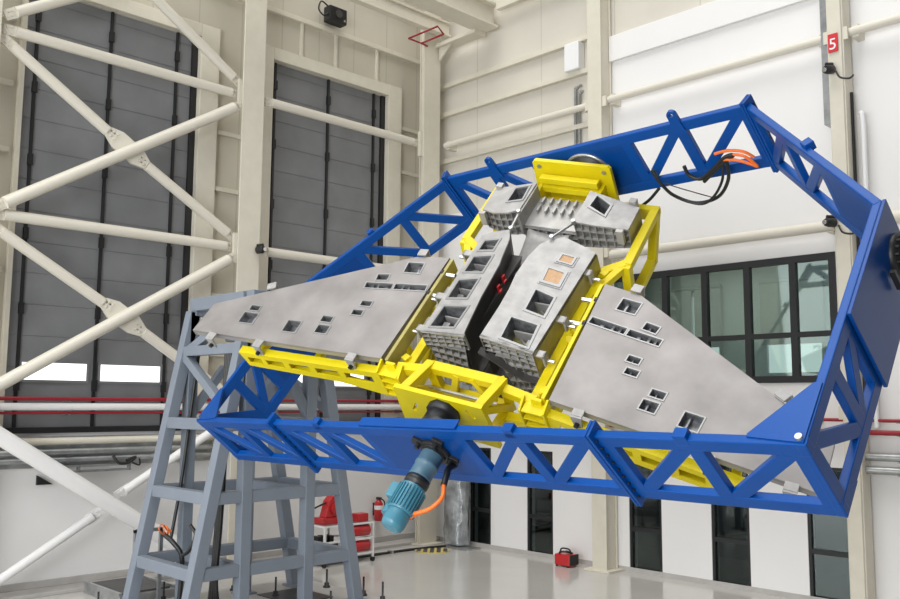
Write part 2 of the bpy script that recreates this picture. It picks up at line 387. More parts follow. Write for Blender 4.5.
tube('thin white tube joining the thick diagonal from upper right', P(7.83, 1.71), P(10.19, 3.13), .085, 'white')
for y, z, s, lb in ((7.74, 8.62, 1, 'cream diamond plate where the upper diagonal tubes cross'), (7.82, 5.21, 1, 'cream diamond plate where the lower diagonal tubes cross')):
    b = MB(); d = V((0, .84, -.54)); e = V((0, .54, .84)); c = V(P(y, z, -.02))
    b.prism([c - d * .5 - e * .1, c - d * .25 - e * .2, c + d * .25 - e * .2, c + d * .5 - e * .1, c + d * .5 + e * .1, c + d * .25 + e * .2, c - d * .25 + e * .2, c - d * .5 + e * .1], V((.07, 0, 0)))
    for k in (-.42, -.32, .32, .42):
        for j in (-.06, .06): b.cyl(c + d * k + e * j + V((.07, 0, 0)), c + d * k + e * j + V((.1, 0, 0)), .022, 8)
    tag(b.build('gusset_plate', 'tube', bevel=.006), lb, 'plate', 'tube crossing plates')
# tubes along the right wall
def wall_tube(lbl, a, c, r=.1):
    b = MB().cyl(a, c, r, 20)
    n = V((0, 1, 0))
    for t in (.02, .98):
        p = V(a).lerp(V(c), t); b.box(p.x - .06, p.x + .06, p.y, YR + .01, p.z - .12, p.z + .12)
    tag(b.build('wall_tube', 'tube'), lbl, 'tube', 'bracing tubes')
wall_tube('upper cream tube between corner column and next column', (-17.0, 16.42, 10.42), (-12.2, 16.42, 10.42), .08)
wall_tube('upper cream tube running from behind column to number sign', (-11.7, 16.42, 10.42), (-6.7, 16.42, 10.42), .08)
wall_tube('upper cream tube right of the number sign', (-6.3, 16.42, 10.42), (-1.0, 16.42, 10.42), .08)
wall_tube('lower cream tube just above the strip window', (-11.7, 16.42, 6.86), (-6.7, 16.42, 6.86), .1)
wall_tube('lower cream tube at the right edge behind the blue frame', (-6.3, 16.42, 6.86), (-1.0, 16.42, 6.86), .12)

# pipes and ducts along the lower left wall
def pipe(name, lbl, a, c, r, m, step=2.1, cat='pipe'):
    b = MB(); b.use(m); b.cyl(a, c, r, 18); A = V(a); C2 = V(c); L = (C2 - A).length; k = .6
    b.use('galv')
    while k < L:
        p = A.lerp(C2, k / L)
        if abs((C2 - A).y) > abs((C2 - A).x): b.box(XL, p.x + r + .01, p.y - .02, p.y + .02, p.z - r - .02, p.z - r)
        else: b.box(p.x - .02, p.x + .02, p.y - r - .01, YR, p.z - r - .02, p.z - r)
        k += step
    tag(b.build(name), lbl, cat, 'wall pipes')
pipe('fire_pipe', 'upper red pipe along the left wall under the lit door panes', (-17.62, -2, 3.60), (-17.62, 16.4, 3.60), .036, 'redpipe')
pipe('white_pipe', 'thick white pipe along the left wall between the red pipes', (-17.6, -2, 3.45), (-17.6, 16.4, 3.45), .07, 'white')
pipe('fire_pipe', 'lower red pipe along the left wall under the white pipe', (-17.6, -2, 3.335), (-17.6, 16.4, 3.335), .024, 'redpipe')
pipe('white_pipe', 'cream pipe along the left wall under the dark sill', (-17.6, -2, 2.8), (-17.6, 10.2, 2.8), .07, 'cream')
pipe('conduit_pipe', 'upper bright galvanised conduit on the left wall', (-17.56, -2, 2.6), (-17.56, 10.2, 2.6), .06, 'galv')
pipe('conduit_pipe', 'lower bright galvanised conduit on the left wall', (-17.56, -2, 2.45), (-17.56, 10.2, 2.45), .05, 'galv')
b = MB(); b.box(XL + .01, XL + .12, -2, 10.2, 2.3, 2.88); tag(b.build('cable_tray', 'galv', bevel=.01), 'galvanised cable tray behind the conduits on the left wall', 'tray')
b = MB(); b.box(-17.6, -17.5, 6.7, 8.25, 2.2, 2.24); b.box(-17.6, -17.5, 6.7, 8.25, 2.3, 2.34); b.box(-17.6, -17.5, 7.2, 7.24, 2.2, 2.34); b.box(-17.6, -17.5, 8.21, 8.25, 2.2, 2.34); b.box(XL, -17.5, 6.7, 6.74, 2.2, 2.42)
tag(b.build('bracket_rail', 'galv', bevel=.005), 'small galvanised bracket rail hanging below the conduits', 'bracket')
b = MB(); b.tube([(-17.45, 7.85, 2.5), (-17.4, 7.95, 2.36), (-17.4, 8.15, 2.36), (-17.42, 8.3, 2.46), (-17.4, 8.1, 2.4)], .03); b.tube([(-17.45, 8.25, 2.35), (-17.45, 8.4, 2.3), (-17.5, 8.42, 2.42)], .018)
tag(b.build('black_cable', 'rubber'), 'black cable coil hanging on the left wall conduits', 'cable')
tag(MB().prism([(-17.85, 6.55, 1.98), (-17.85, 6.85, 1.98), (-17.85, 6.55, 2.16)], (.06, 0, 0)).build('wall_bracket', 'black'), 'small black triangular bracket on white wall by thick diagonal tube', 'bracket')
pipe('fire_pipe', 'upper red pipe on the right wall beside the blue frame', (-6.4, 16.5, 3.32), (1, 16.5, 3.32), .03, 'redpipe')
pipe('fire_pipe', 'lower red pipe on the right wall beside the blue frame', (-6.4, 16.5, 3.11), (1, 16.5, 3.11), .045, 'redpipe')
pipe('fire_pipe', 'upper red pipe seen below the wing, left of the number column', (-12.0, 16.5, 3.32), (-6.7, 16.5, 3.32), .03, 'redpipe')
pipe('fire_pipe', 'lower red pipe seen below the wing, left of the number column', (-12.0, 16.5, 3.11), (-6.7, 16.5, 3.11), .045, 'redpipe')
pipe('conduit_pipe', 'upper galvanised conduit at the right edge', (-6.4, 16.48, 2.69), (1, 16.48, 2.69), .07, 'galv')
pipe('conduit_pipe', 'lower galvanised conduit at the right edge', (-6.4, 16.48, 2.46), (1, 16.48, 2.46), .07, 'galv')

# ------------------------------------------------------------------ small fittings on walls and columns
t = thing('number_sign', (-6.53, 16.22, 10.05), 'red plate with white 5 on the right column', 'sign')
MB().box(-6.62, -6.44, 16.215, 16.235, 10.05, 10.40).build('plate', 'sign', t, .004)
tc = bpy.data.curves.new('digit', 'FONT'); tc.body = '5'; tc.size = .3; tc.extrude = .004; tc.align_x = 'CENTER'
to = bpy.data.objects.new('digit', tc); COL.objects.link(to); dg = bpy.context.evaluated_depsgraph_get()
me = bpy.data.meshes.new_from_object(to.evaluated_get(dg)); bpy.data.objects.remove(to)
dg_o = bpy.data.objects.new('digit', me); COL.objects.link(dg_o); me.materials.clear(); me.materials.append(M['signw']); dg_o.parent = t; dg_o.rotation_euler = (pi / 2, 0, 0); dg_o.location = (-.0, -.010, .05)
def camera_unit(lbl, p, d, cab=True):
    t = thing('security_camera', p, lbl, 'camera', 'security cameras'); p = V(p); d = V(d).normalized()
    MB().lathe(p - d * .02, d, [(0, .06), (.02, .085), (.15, .085), (.2, .07)], 18).build('housing', 'black', t)
    MB().cyl(p - d * .01 + V((0, 0, .1)), p + V((0, 0, .1)) + d * .15, .035, 12).build('bracket', 'black', t)
    MB().cyl(p + d * .19, p + d * .22, .045, 14).build('lens', 'chrome', t)
    if cab: MB().tube([p + V((.08, -.02, -.06)), p + V((.16, -.05, -.2)), p + V((.3, .0, -.24)), p + V((.36, .05, -.18))], .018, 8).build('cable', 'rubber', t)
camera_unit('black camera on the column just under the number sign', (-6.54, 16.16, 9.70), (-.3, -1, -.2))
camera_unit('black camera beside right column, above the strip window end', (-6.62, 16.18, 6.86), (-.6, -1, 0))
camera_unit('small black camera on the column above the left wing tip', (-17.07, 10.74, 6.9), (1, .3, 0), False)
t = thing('speaker', (-17.8, 13.1, 13.0), 'black wall box with cable loop high above second grey door', 'speaker')
MB().box(-17.78, -17.5, 12.88, 13.42, 13.02, 13.42).build('body', 'black', t, .03); MB().cyl((-17.5, 13.15, 13.24), (-17.47, 13.15, 13.24), .1, 18).build('cone', 'dark', t); MB().cyl((-17.5, 13.33, 13.1), (-17.48, 13.33, 13.1), .03, 12).build('knob', 'chrome', t)
MB().box(XL, -17.78, 13.0, 13.2, 13.1, 13.3).build('bracket', 'black', t)
MB().tube([(-17.6, 12.88, 13.4), (-17.6, 12.68, 13.46), (-17.62, 12.62, 13.25), (-17.6, 12.75, 13.12), (-17.6, 12.88, 13.2)], .02, 8).build('cable', 'rubber', t)
tag(MB().box(-12.98, -12.55, 16.45, 16.69, 11.42, 12.1).build('junction_box', 'duct', bevel=.02), 'white box on the wall left of the top column', 'box')
tag(MB().tube([(-12.78, 16.62, 8.6), (-12.78, 16.62, 10.8), (-12.74, 16.62, 11.0), (-12.6, 16.62, 11.05)], .035).build('conduit', 'galv'), 'left one of two bent galvanised conduits under the white wall box', 'pipe', 'bent conduits')
tag(MB().tube([(-12.67, 16.62, 8.6), (-12.67, 16.62, 10.7), (-12.64, 16.62, 10.86), (-12.56, 16.62, 10.9)], .035).build('conduit', 'galv'), 'right one of two bent galvanised conduits under the white wall box', 'pipe', 'bent conduits')
b = MB(); b.box(-6.80, -6.65, 16.34, 16.68, 8.75, 14.5); tag(b.build('cover_panel', 'galv', bevel=.005), 'tall grey cover panel beside the number sign column', 'panel')
b = MB(); b.tube([(-6.34, 16.5, 9.3), (-6.34, 16.5, 8), (-6.34, 16.5, 6.0), (-6.34, 16.5, 3.2)], .03); tag(b.build('conduit', 'black'), 'dark conduit running down the right side of the sign column', 'pipe')
b = MB(); b.tube([(-6.2, 16.5, 8.9), (-6.16, 16.5, 8.7), (-6.16, 16.5, 7.4), (-6.16, 16.5, 3.2)], .045); tag(b.build('conduit', 'duct'), 'white conduit on the wall right of the sign column', 'pipe')
b = MB(); b.tube([(-17.05, 15.1, 13.05), (-17.05, 15.55, 13.05), (-16.2, 15.55, 13.05)], .025, 8, 1); b.tube([(-17.05, 15.55, 13.05), (-17.08, 15.8, 13.05)], .025, 8, 1); b.tube([(-17.05, 15.1, 13.05), (-15.95, 15.1, 13.05), (-16.2, 15.55, 13.05)], .025, 8, 1)
tag(b.build('safety_rail', 'redpipe'), 'thin red rail loop around the top of the corner column', 'rail')
# roof members
b = MB(); b.box(-15.75, -15.15, 4.0, 16.5, 13.2, 13.26); b.box(-15.6, -15.3, 4.0, 16.5, 13.26, 13.78); b.box(-15.75, -15.15, 4.0, 16.5, 13.78, 13.84)
tag(b.build('crane_beam', 'cream', bevel=.01), 'deep cream crane girder at the top, ending on the far wall', 'beam')
b = MB(); b.box(-17.0, -16.8, 9, 16.4, 13.4, 13.46); b.box(-16.94, -16.86, 9, 16.4, 13.46, 13.75); b.box(-17, -16.8, 9, 16.4, 13.75, 13.8)
tag(b.build('roof_beam', 'cream', bevel=.01), 'slender cream roof beam running into the corner column top', 'beam')
b = MB(); b.box(-15.1, -8, 16.35, 16.5, 13.62, 13.95); tag(b.build('roof_beam', 'cream', bevel=.01), 'cream edge beam at the top above the far wall', 'beam')
b = MB(); b.box(-17.3, -15.6, 16.1, 16.5, 13.1, 13.2); b.prism([(-17.05, 16.2, 12.75), (-17.05, 16.2, 13.1), (-16.6, 16.2, 13.1)], (0, .06, 0)); tag(b.build('beam_seat', 'cream', bevel=.01), 'cream seat plate joining corner column and crane girder', 'plate')

# ------------------------------------------------------------------ the blue tilting ring
RC = V((-7.688, 8.771, 4.981)); th = radians(50.8)
ru = V((1, 0, 0)); rv = V((0, cos(th), sin(th))); rn = V((0, -sin(th), cos(th)))
def RP(u, v, n): return RC + ru * u + rv * v + rn * n
A1, AO, VB, VT, VC, TH = 2.628, 4.631, 2.575, 2.537, .254, .956
HN = TH / 2; CW, CN = .092, .15      # chord: radial width, depth along the ring's axis
ring = thing('tilting_ring_frame', tuple(RP(0, -VB, -HN)), 'huge tilted blue welded truss ring around the aluminium moulds', 'frame')
poly = dict(A=(-A1, VT), B=(A1, VT), C=(AO, VC), D=(AO, -VB), H=(-AO, -VB), I=(-AO, VC))
G, Fp = (-2.62, -VB), (2.62, -VB)
def section(p, q, panels, eps=0, plate=None, lugs=()):
    """planar truss between outer points p and q; panels = fractions of the posts; diagonals zig-zag"""
    p = V((*p, 0)); q = V((*q, 0)); d = (q - p).normalized(); L = (q - p).length; inn = V((d.y, -d.x, 0))      # inward for a clockwise ring
    CW = .092 - .005 * eps; CN = .15; HN = TH / 2 - .004 * eps
    c = inn * (CW / 2 + .003 * eps)
    def at(s, n): r = p + d * s + c; return RP(r.x, r.y, n)
    D3 = ru * d.x + rv * d.y; I3 = ru * inn.x + rv * inn.y
    sec = MB().bar(at(0, HN - CN / 2), at(L, HN - CN / 2), CW, CN, I3).build('truss_section', 'blue', ring, .012)
    MB().bar(at(0, -HN + CN / 2), at(L, -HN + CN / 2), CW, CN, I3).build('chord', 'blue', sec, .012)
    F_, R_ = HN - CN * .55, -HN + CN * .55
    for x in panels['posts']: MB().bar(at(x, F_), at(x, R_), CW * .92, .15, I3, ).build('post', 'blue', sec, .01)
    for (a, na, e, ne) in panels['diag']: MB().bar(at(a, na * (HN - CN * .6)), at(e, ne * (HN - CN * .6)), CW * .86, .135, I3).build('brace', 'blue', sec, .01)
    for (s0, s1) in panels.get('plates', []):
        b = MB(); e = [at(s0, F_), at(s1, F_), at(s1, R_), at(s0, R_)]
        b.prism([x - I3 * (CW / 2 - .005) for x in e], I3 * (CW - .01)); b.build('web_plate', 'blue2', sec)
    for s in lugs:
        b = MB(); o = at(s, HN - .05) - I3 * CW / 2
        n = 14; pts = [o + D3 * .11 - rn * .12, o + D3 * .09 + rn * .17 ]
        prof = [(.09, -.2), (.07, .0)] + [(.065 * cos(t), .13 + .065 * sin(t)) for t in [pi * k / 8 for k in range(9)]] + [(-.07, 0), (-.09, -.2)]
        hole = [(.028 * cos(2 * pi * k / 10), .13 + .028 * sin(2 * pi * k / 10)) for k in range(10)]
        bb = MB().holed(prof, [hole], lambda x, y, z: at(s, HN) + D3 * x + rn * y + I3 * z, CW / 2 + .02, CW / 2 - .03)
        bb.build('lifting_lug', 'blue', sec)
    return sec, at, D3, I3
def flange(p, d, inn):   # bolted joint: two plates across the section
    d = V(d).normalized(); b = MB()
    for k in (-.02, .02):
        c = V((*p, 0)) + V((*inn, 0)) * CW / 2
        o = RP(c.x, c.y, 0) + (ru * d.x + rv * d.y) * k
        b.bar(o - rn * (HN + .07), o + rn * (HN + .07), .19, .032, ru * inn[0] + rv * inn[1])
    f = b.build('joint_flange', 'blue', ring, .008)
    for j in range(9):
        for sg in (-.055, .055):
            c = V((*p, 0)) + V((*inn, 0)) * (CW / 2 + sg); o = RP(c.x, c.y, -HN + .05 + j * (TH - .1) / 8); D3 = ru * d.x + rv * d.y
            MB().cyl(o - D3 * .055, o + D3 * .055, .013, 6).build('bolt', 'black', f)
def mir(pn, L): return dict(posts=[L - x for x in pn['posts']], diag=[(L - a, na, L - e, ne) for a, na, e, ne in pn['diag']], plates=[(L - q, L - p_) for p_, q in pn.get('plates', [])])
# top beam A-B
LA = 2 * A1; c0 = A1
half = dict(posts=[.8, 1.65, 2.56], diag=[(.8, -1, 1.62, 1), (1.68, -1, 2.5, 1)])
top = dict(posts=[c0 + x for x in half['posts']] + [c0 - x for x in half['posts']], diag=[(c0 + a, na, c0 + e, ne) for a, na, e, ne in half['diag']] + [(c0 - a, na, c0 - e, ne) for a, na, e, ne in half['diag']], plates=[(c0 - .8, c0 + .8)])
s_top, at_top, _, _ = section(poly['A'], poly['B'], top, 0, lugs=(c0 - 1.55, c0 + 1.65))
# bottom beam D - F - G - H (three bolted pieces)
LM = 5.24; cm = 2.62
bot = dict(posts=[cm + x for x in (.8, 1.65, 2.55)] + [cm - x for x in (.8, 1.65, 2.55)], diag=[(cm + .8, -1, cm + 1.62, 1), (cm + 1.68, -1, cm + 2.5, 1), (cm - .8, -1, cm - 1.62, 1), (cm - 1.68, -1, cm - 2.5, 1)], plates=[(cm - .8, cm + .8)])
s_bot, at_bot, _, I_bot = section(Fp, G, bot, 0)
LD = AO - 2.62
cor = dict(posts=[.1, 1.0, LD - .09], diag=[(.95, 1, .14, -1), (LD - .12, 1, 1.05, -1)])
section(G, poly['H'], cor, 1)
section(poly['D'], Fp, mir(cor, LD), 1)
# slanted upper corners
LS = math.hypot(AO - A1, VT - VC)
sl = dict(posts=[.1, 1.0, 1.92], diag=[(.14, -1, .95, 1), (1.05, -1, 1.87, 1)], plates=[(1.92, LS)])
section(poly['B'], poly['C'], sl, 1, lugs=())
section(poly['I'], poly['A'], mir(sl, LS), 1, lugs=())
# hub sides
LH = VC + VB
hs = dict(posts=[.07, 1.46, 1.98, LH - .08], diag=[(1.5, 1, 1.98, -1), (2.02, -1, LH - .1, 1), (2.02, 1, LH - .12, -1)], plates=[(.0, 1.46)])
hs['diag'] = [(1.98, -1, 1.46, 1), (1.98, -1, LH - .1, 1)]
s_r, at_r, D_r, I_r = section(poly['C'], poly['D'], hs, 2)
s_l, at_l, D_l, I_l = section(poly['H'], poly['I'], mir(hs, LH), 2)
for k, d, i in (('A', (.85, .3), (.25, -.97)), ('B', (.85, -.3), (-.25, -.97))): flange(poly[k], d, i)
flange(Fp, (1, 0), (0, 1)); flange(G, (1, 0), (0, 1))
# corner gussets on the front face at D and H
for sx in (1, -1):
    b = MB(); pts = [(AO - .02, -VB + .02), (AO - .5, -VB + .06), (AO - .5, -VB + .09), (AO - .09, -VB + .62), (AO - .02, -VB + .62)]
    b.prism([RP(sx * x, y, HN - .02) for x, y in pts], rn * .03); b.build('corner_gusset', 'blue', ring)
    b = MB(); b.prism([RP(sx * (AO - (AO - x) * .6), -VB + (y + VB) * .6, -HN - .01) for x, y in pts], rn * .03); b.build('corner_gusset', 'blue', ring)
# raised centre plate, hubs and bearings
MB().prism([RP(-.78, -VB + .02, HN), RP(.85, -VB + .02, HN), RP(.85, -VB + .14, HN), RP(-.78, -VB + .14, HN)], rn * .03).build('cover_strip', 'blue', s_bot, .01)
for sx, at_, sec in ((1, at_r, s_r), (-1, at_l, s_l)):
    b = MB(); x = sx * AO
    b.prism([RP(x, .26, HN), RP(x, -1.2, HN), RP(x, -1.2, -HN), RP(x, .26, -HN)], ru * .035 * sx); b.build('hub_plate', 'blue2', sec, .006)
    h = MB(); h.lathe(RP(x + sx * .035, 0, 0), ru * sx, [(0, .21), (.05, .21), (.05, .16), (.12, .16), (.12, .11), (.25, .11)], 36)
    for k in range(16): a = 2 * pi * k / 16; h.cyl(RP(x + sx * .09, .185 * cos(a), .185 * sin(a)), RP(x + sx * .12, .185 * cos(a), .185 * sin(a)), .016, 8)
    h.build('hub_bearing', 'black', sec)
    MB().box(-.12, .1, -.34, -.3, 0, .05, lambda u, v, n: RP(x + sx * (.06 + n), v, u)).build('hub_bracket', 'black', sec)
lt = MB().lathe(RP(-.0, VT - CW, 0), -rv, [(0, .33), (.05, .33), (.05, .29), (.14, .29), (.14, .24), (.2, .24)], 48).build('pivot_bearing', 'black', s_top)
MB().lathe(RP(-.0, VT - CW, 0), -rv, [(0, .37), (.03, .37), (.03, .34)], 48).build('bearing_ring', 'galv', s_top)
MB().lathe(RP(.0, -VB + CW, 0), rv, [(0, .3), (.06, .3), (.06, .25), (.3, .25)], 40).build('pivot_bearing', 'black', s_bot)
for u_ in (-1.62, 1.6, 3.55, ):   # little clamps on the front chord of the bottom beam
    MB().bar(RP(u_, -VB + .05, HN - .08), RP(u_, -VB + .05, HN + .05), .13, .1, ru).build('chord_clamp', 'blue', s_bot if abs(u_) < 2.6 else ring, .008)
for q in ((1.55, .57), ):
    dd = V((AO - A1, VC - VT)).normalized(); o = V((A1, VT)) + dd * 1.55
    MB().bar(RP(o.x, o.y, HN - .06), RP(o.x, o.y, HN + .045), .12, .11, ru * dd.x + rv * dd.y).build('chord_clamp', 'blue', ring, .008)
    MB().bar(RP(-o.x, o.y, HN - .06), RP(-o.x, o.y, HN + .045), .12, .11, ru * dd.x - rv * dd.y).build('chord_clamp', 'blue', ring, .008)
for sx in (1, -1): MB().cyl(RP(sx * (AO - .06), -VB + .06, HN), RP(sx * (AO - .06), -VB + .06, HN + .04), .03, 10).build('corner_bolt', 'galv', ring)

# ------------------------------------------------------------------ gear motor under the ring
gm = thing('gear_motor', tuple(RP(.27, -VB - 1.05, .12)), 'teal electric gear motor hanging under the blue ring bottom beam', 'motor')
o = RP(.27, -VB - .005, .12); dv = -rv
fl = MB().lathe(o, dv, [(0, .19), (.04, .19), (.04, .15), (.07, .15)], 30)
for k in range(4):
    a = pi / 4 + k * pi / 2; q = o + (ru * cos(a) + rn * sin(a)) * .2; fl.bar(q - (ru * cos(a) + rn * sin(a)) * .06, q + (ru * cos(a) + rn * sin(a)) * .09, .13, .06, ru * -sin(a) + rn * cos(a)); fl.cyl(q + dv * .02, q + dv * .09, .03, 8)
fl.build('mounting_flange', 'black', gm, .005)
MB().lathe(o, dv, [(.05, 0.123), (.09, 0.132), (.19, 0.132), (.2, 0.139), (.23, 0.139), (.24, 0.130), (.36, 0.130), (.37, 0.136), (.39, 0.136)], 32).build('gearbox', 'tealdark', gm)
MB().lathe(o, dv, [(.39, 0.106), (.41, 0.141), (.47, 0.141), (.48, 0.123), (.51, 0.123)], 32).build('coupling', 'black', gm)
mb = MB().lathe(o, dv, [(.51, 0.141), (.53, 0.148), (.82, 0.148), (.83, 0.141)], 32)
for k in range(26):
    a = 2 * pi * k / 26; e = ru * cos(a) + rn * sin(a)
    mb.bar(o + dv * .54 + e * .151, o + dv * .81 + e * .151, .03, .012, e)
mb.build('motor_body', 'teal', gm)
MB().lathe(o, dv, [(.83, 0.128), (.85, 0.132), (.97, 0.132), (1.01, 0.119), (1.03, 0.088)], 32).build('fan_cover', 'teal', gm)
tb = MB(); e = -ru * .9 + rn * .35; e.normalize(); s_ = dv.cross(e)
tb.bar(o + dv * .54 + e * .17, o + dv * .72 + e * .17, .12, .17, e); tb.build('terminal_box', 'teal', gm, .015)
MB().cyl(o + dv * .68 + e * .15 + s_ * .05, o + dv * .88 + e * .15 + s_ * .05, .075, 18).build('brake_housing', 'teal', gm, .01)
MB().prism([o + dv * .53 + s_ * .02 + e * .23 , o + dv * .53 + s_ * .09 + e * .23, o + dv * .6 + s_ * .09 + e * .23, o + dv * .6 + s_ * .02 + e * .23], e * .006).build('rating_plate', 'ylw2', gm)

# ------------------------------------------------------------------ mould coordinates
PHI = -.349; c1_, th_ = cos(PHI), radians(50.7987)
rv2 = V((0, cos(th_), sin(th_))); rn2 = V((0, -sin(th_), cos(th_)))
mu = ru * c1_ + rn2 * sin(PHI); mn = ru * -sin(PHI) + rn2 * c1_
MC = RC - mu * .16 - mn * .045
def W(x, y, z): return MC + mu * x + rv2 * y + mn * z

# ---- wing moulds
def rect(cx, cy, w_, h_, rot=0.0, r=.0):
    c, s = cos(rot), sin(rot); q = []
    for sx, sy in ((-1, -1), (1, -1), (1, 1), (-1, 1)): q.append((cx + c * sx * w_ / 2 - s * sy * h_ / 2, cy + s * sx * w_ / 2 + c * sy * h_ / 2))
    return q
WINGS = {-1: [(1.17, .47), (1.67, .385), (4.42, -1.19), (4.42, -1.72), (1.21, -1.42)], 1: [(1.17, .47), (1.67, .385), (4.26, -1.08), (4.28, -1.72), (1.21, -1.42)]}
WP = [(1.60, .17, .26, .20, -.12), (1.98, -.10, .19, .12, -.2), (1.95, -.61, .17, .10, -.12), (1.99, -.79, .17, .10, -.12), (2.38, -1.01, .18, .11, -.1), (2.34, -1.19, .20, .15, -.1),
      (2.84, -1.26, .23, .21, -.1), (3.66, -1.10, .17, .1, -.1), (3.64, -1.29, .26, .2, -.1)]
SLOT = [(1.46, -.185, .50, .11, -.155), (1.95, -.262, .44, .11, -.155)]
def wing(sx, lbl):
    t = thing('wing_mould', tuple(W(sx * 2.4, -.8, -.2)), lbl, 'mould', 'wing moulds')
    fn = lambda x, y, z: W(sx * x, y, z); WING = WINGS[sx]
    hl = [rect(*q) for q in WP + SLOT]
    MB().holed(WING, hl, fn, 0, -.045).build('skin', 'skin', t)
    # flange sides (primed) round the edge
    b = MB(); b.use('primer_and_shaded'); n = len(WING)
    P2 = [(x, y) for x, y in WING]
    def edge(i, dz, th2, m):
        b.use(m); p, q = V(P2[i]), V(P2[(i + 1) % n]); d = (q - p).normalized(); nn_ = V((d.y, -d.x))
        b.hexa([fn(*(p + nn_ * .0), -dz), fn(*(q), -dz), fn(*(q + nn_ * th2), -dz), fn(*(p + nn_ * th2), -dz), fn(*p, -.045), fn(*q, -.045), fn(*(q + nn_ * th2), -.045), fn(*(p + nn_ * th2), -.045)])
    edge(4, .23, .012, 'primer_and_shaded'); edge(3, .10, .03, 'rim'); edge(2, .10, .03, 'skin'); edge(1, .12, .03, 'primer_and_shaded'); edge(0, .2, .03, 'primer_and_shaded')
    b.build('side_flange', None, t)
    for i, q in enumerate(WP + SLOT):
        cx, cy, w_, h_, rt_ = q; o2 = rect(cx, cy, w_, h_, rt_); o1 = rect(cx, cy, w_ + .022, h_ + .022, rt_)
        r = MB().holed(o1, [rect(cx, cy, w_ - .012, h_ - .012, rt_)], fn, .008, -.02).build('pocket_rim', 'rim', t)
        k = MB(); o3 = rect(cx, cy, w_ * .96, h_ * .94, rt_); dz = .13
        for a in range(4):
            p, s2 = o2[a], o2[(a + 1) % 4]; p3, s3 = o3[a], o3[(a + 1) % 4]
            k.add([fn(*p, -.03), fn(*s2, -.03), fn(*s3, -dz), fn(*p3, -dz)], [(0, 1, 2, 3)])
        k.add([fn(*p, -dz) for p in o3], [(0, 1, 2, 3)])
        # small inner clips
        k.use('hole'); o4 = rect(cx - w_ * .2, cy, w_ * .1, h_ * .8, rt_)
        k.prism([fn(*p, -dz) for p in o4], mn * .07)
        if w_ > .4:
            for j in (.1, .3): k.prism([fn(*p, -dz) for p in rect(cx + w_ * j, cy, .03, h_ * .9, rt_)], mn * .08)
        k.build('pocket', 'hole', r)
    # locating brackets along the edges
    for (x, y, dx, dy) in ((4.0, -1.69, 0, -1), (3.15, -1.615, 0, -1), (1.62, -1.46, 0, -1), (3.62, -.72, .5, .86), (1.6, .40, .1, 1)):
        e = V((dx, dy)).normalized(); k = MB()
        k.prism([fn(x - .07 * e.y, y + .07 * e.x, .012), fn(x + .07 * e.y, y - .07 * e.x, .012), fn(x + .07 * e.y + e.x * .1, y - .07 * e.x + e.y * .1, .012), fn(x - .07 * e.y + e.x * .1, y + .07 * e.x + e.y * .1, .012)], mn * .022)
        k.prism([fn(x - .07 * e.y + e.x * .1, y + .07 * e.x + e.y * .1, .03), fn(x + .07 * e.y + e.x * .1, y - .07 * e.x + e.y * .1, .03), fn(x + .05 * e.y + e.x * .1, y - .05 * e.x + e.y * .1, -.16), fn(x - .05 * e.y + e.x * .1, y + .05 * e.x + e.y * .1, -.16)], fn(e.x * .025, e.y * .025, 0) - fn(0, 0, 0))
        kb = k.build('locating_bracket', 'cast', t, .004)
        MB().cyl(fn(x + e.x * .12, y + e.y * .12, -.09), fn(x + e.x * .17, y + e.y * .17, -.09), .03, 12).build('bracket_screw', 'black', kb)
    return t
wing(-1, 'flat grey aluminium wing mould on the left, in front of grey tower')
wing(1, 'flat grey aluminium wing mould on the right, below the strip window')

# ---- centre box moulds
def zt(x, y): return .27 - .17 * abs(x)
BOX = {1: [(.10, -.93), (.80, -.93), (.90, .86), (.72, .92), (.42, .99), (.27, .89), (.17, .76), (.11, .5), (.09, .17), (.115, -.1), (.12, -.4)],
       -1: [(.10, -.98), (.79, -.96), (.79, .72), (.8, .86), (.66, .93), (.40, .98), (.31, .78), (.255, .44), (.225, .3), (.2, -.3), (.13, -.9)]}
PK = {1: [[(.33, -.50), (.70, -.50), (.72, -.87), (.345, -.85)], [(.43, .02), (.71, -.02), (.71, -.36), (.44, -.34)], [(.41, .44), (.71, .42), (.71, .14), (.43, .14)], [(.50, .70), (.72, .70), (.71, .54), (.49, .54)]],
      -1: [[(.30, -.48), (.68, -.50), (.70, -.87), (.32, -.85)], [(.40, .02), (.71, -.02), (.71, -.36), (.40, -.34)], [(.41, .46), (.71, .43), (.71, .13), (.41, .14)], [(.46, .78), (.70, .75), (.70, .55), (.46, .56)]]}
def lattice(b, fo, nx, nz, dep, t=.018):
    """egg-crate of ribs: fo(s, r, d) maps 0..1 x 0..1 x outward depth"""
    for i in range(nx + 1):
        s = i / nx; h = t / 2
        b.hexa([fo(max(0, s - h), 0, 0), fo(min(1, s + h), 0, 0), fo(min(1, s + h), 1, 0), fo(max(0, s - h), 1, 0), fo(max(0, s - h), 0, dep), fo(min(1, s + h), 0, dep), fo(min(1, s + h), 1, dep), fo(max(0, s - h), 1, dep)])
    for j in range(nz + 1):
        r = j / nz; h = t * 1.2; r0, r1 = max(0, r - h), min(1, r + h)
        for i in range(nx):
            s0, s1 = i / nx, (i + 1) / nx
            b.hexa([fo(s0, r0, 0), fo(s1, r0, 0), fo(s1, r1, 0), fo(s0, r1, 0), fo(s0, r0, dep * .9), fo(s1, r0, dep * .9), fo(s1, r1, dep * .9), fo(s0, r1, dep * .9)])
    return b
def shrink(poly, k):
    cx = sum(p[0] for p in poly) / len(poly); cy = sum(p[1] for p in poly) / len(poly); return [(cx + (x - cx) * k, cy + (y - cy) * k) for x, y in poly]
def grow(poly, d):
    cx = sum(p[0] for p in poly) / len(poly); cy = sum(p[1] for p in poly) / len(poly); return [(x + d * (1 if x > cx else -1), y + d * (1 if y > cy else -1)) for x, y in poly]
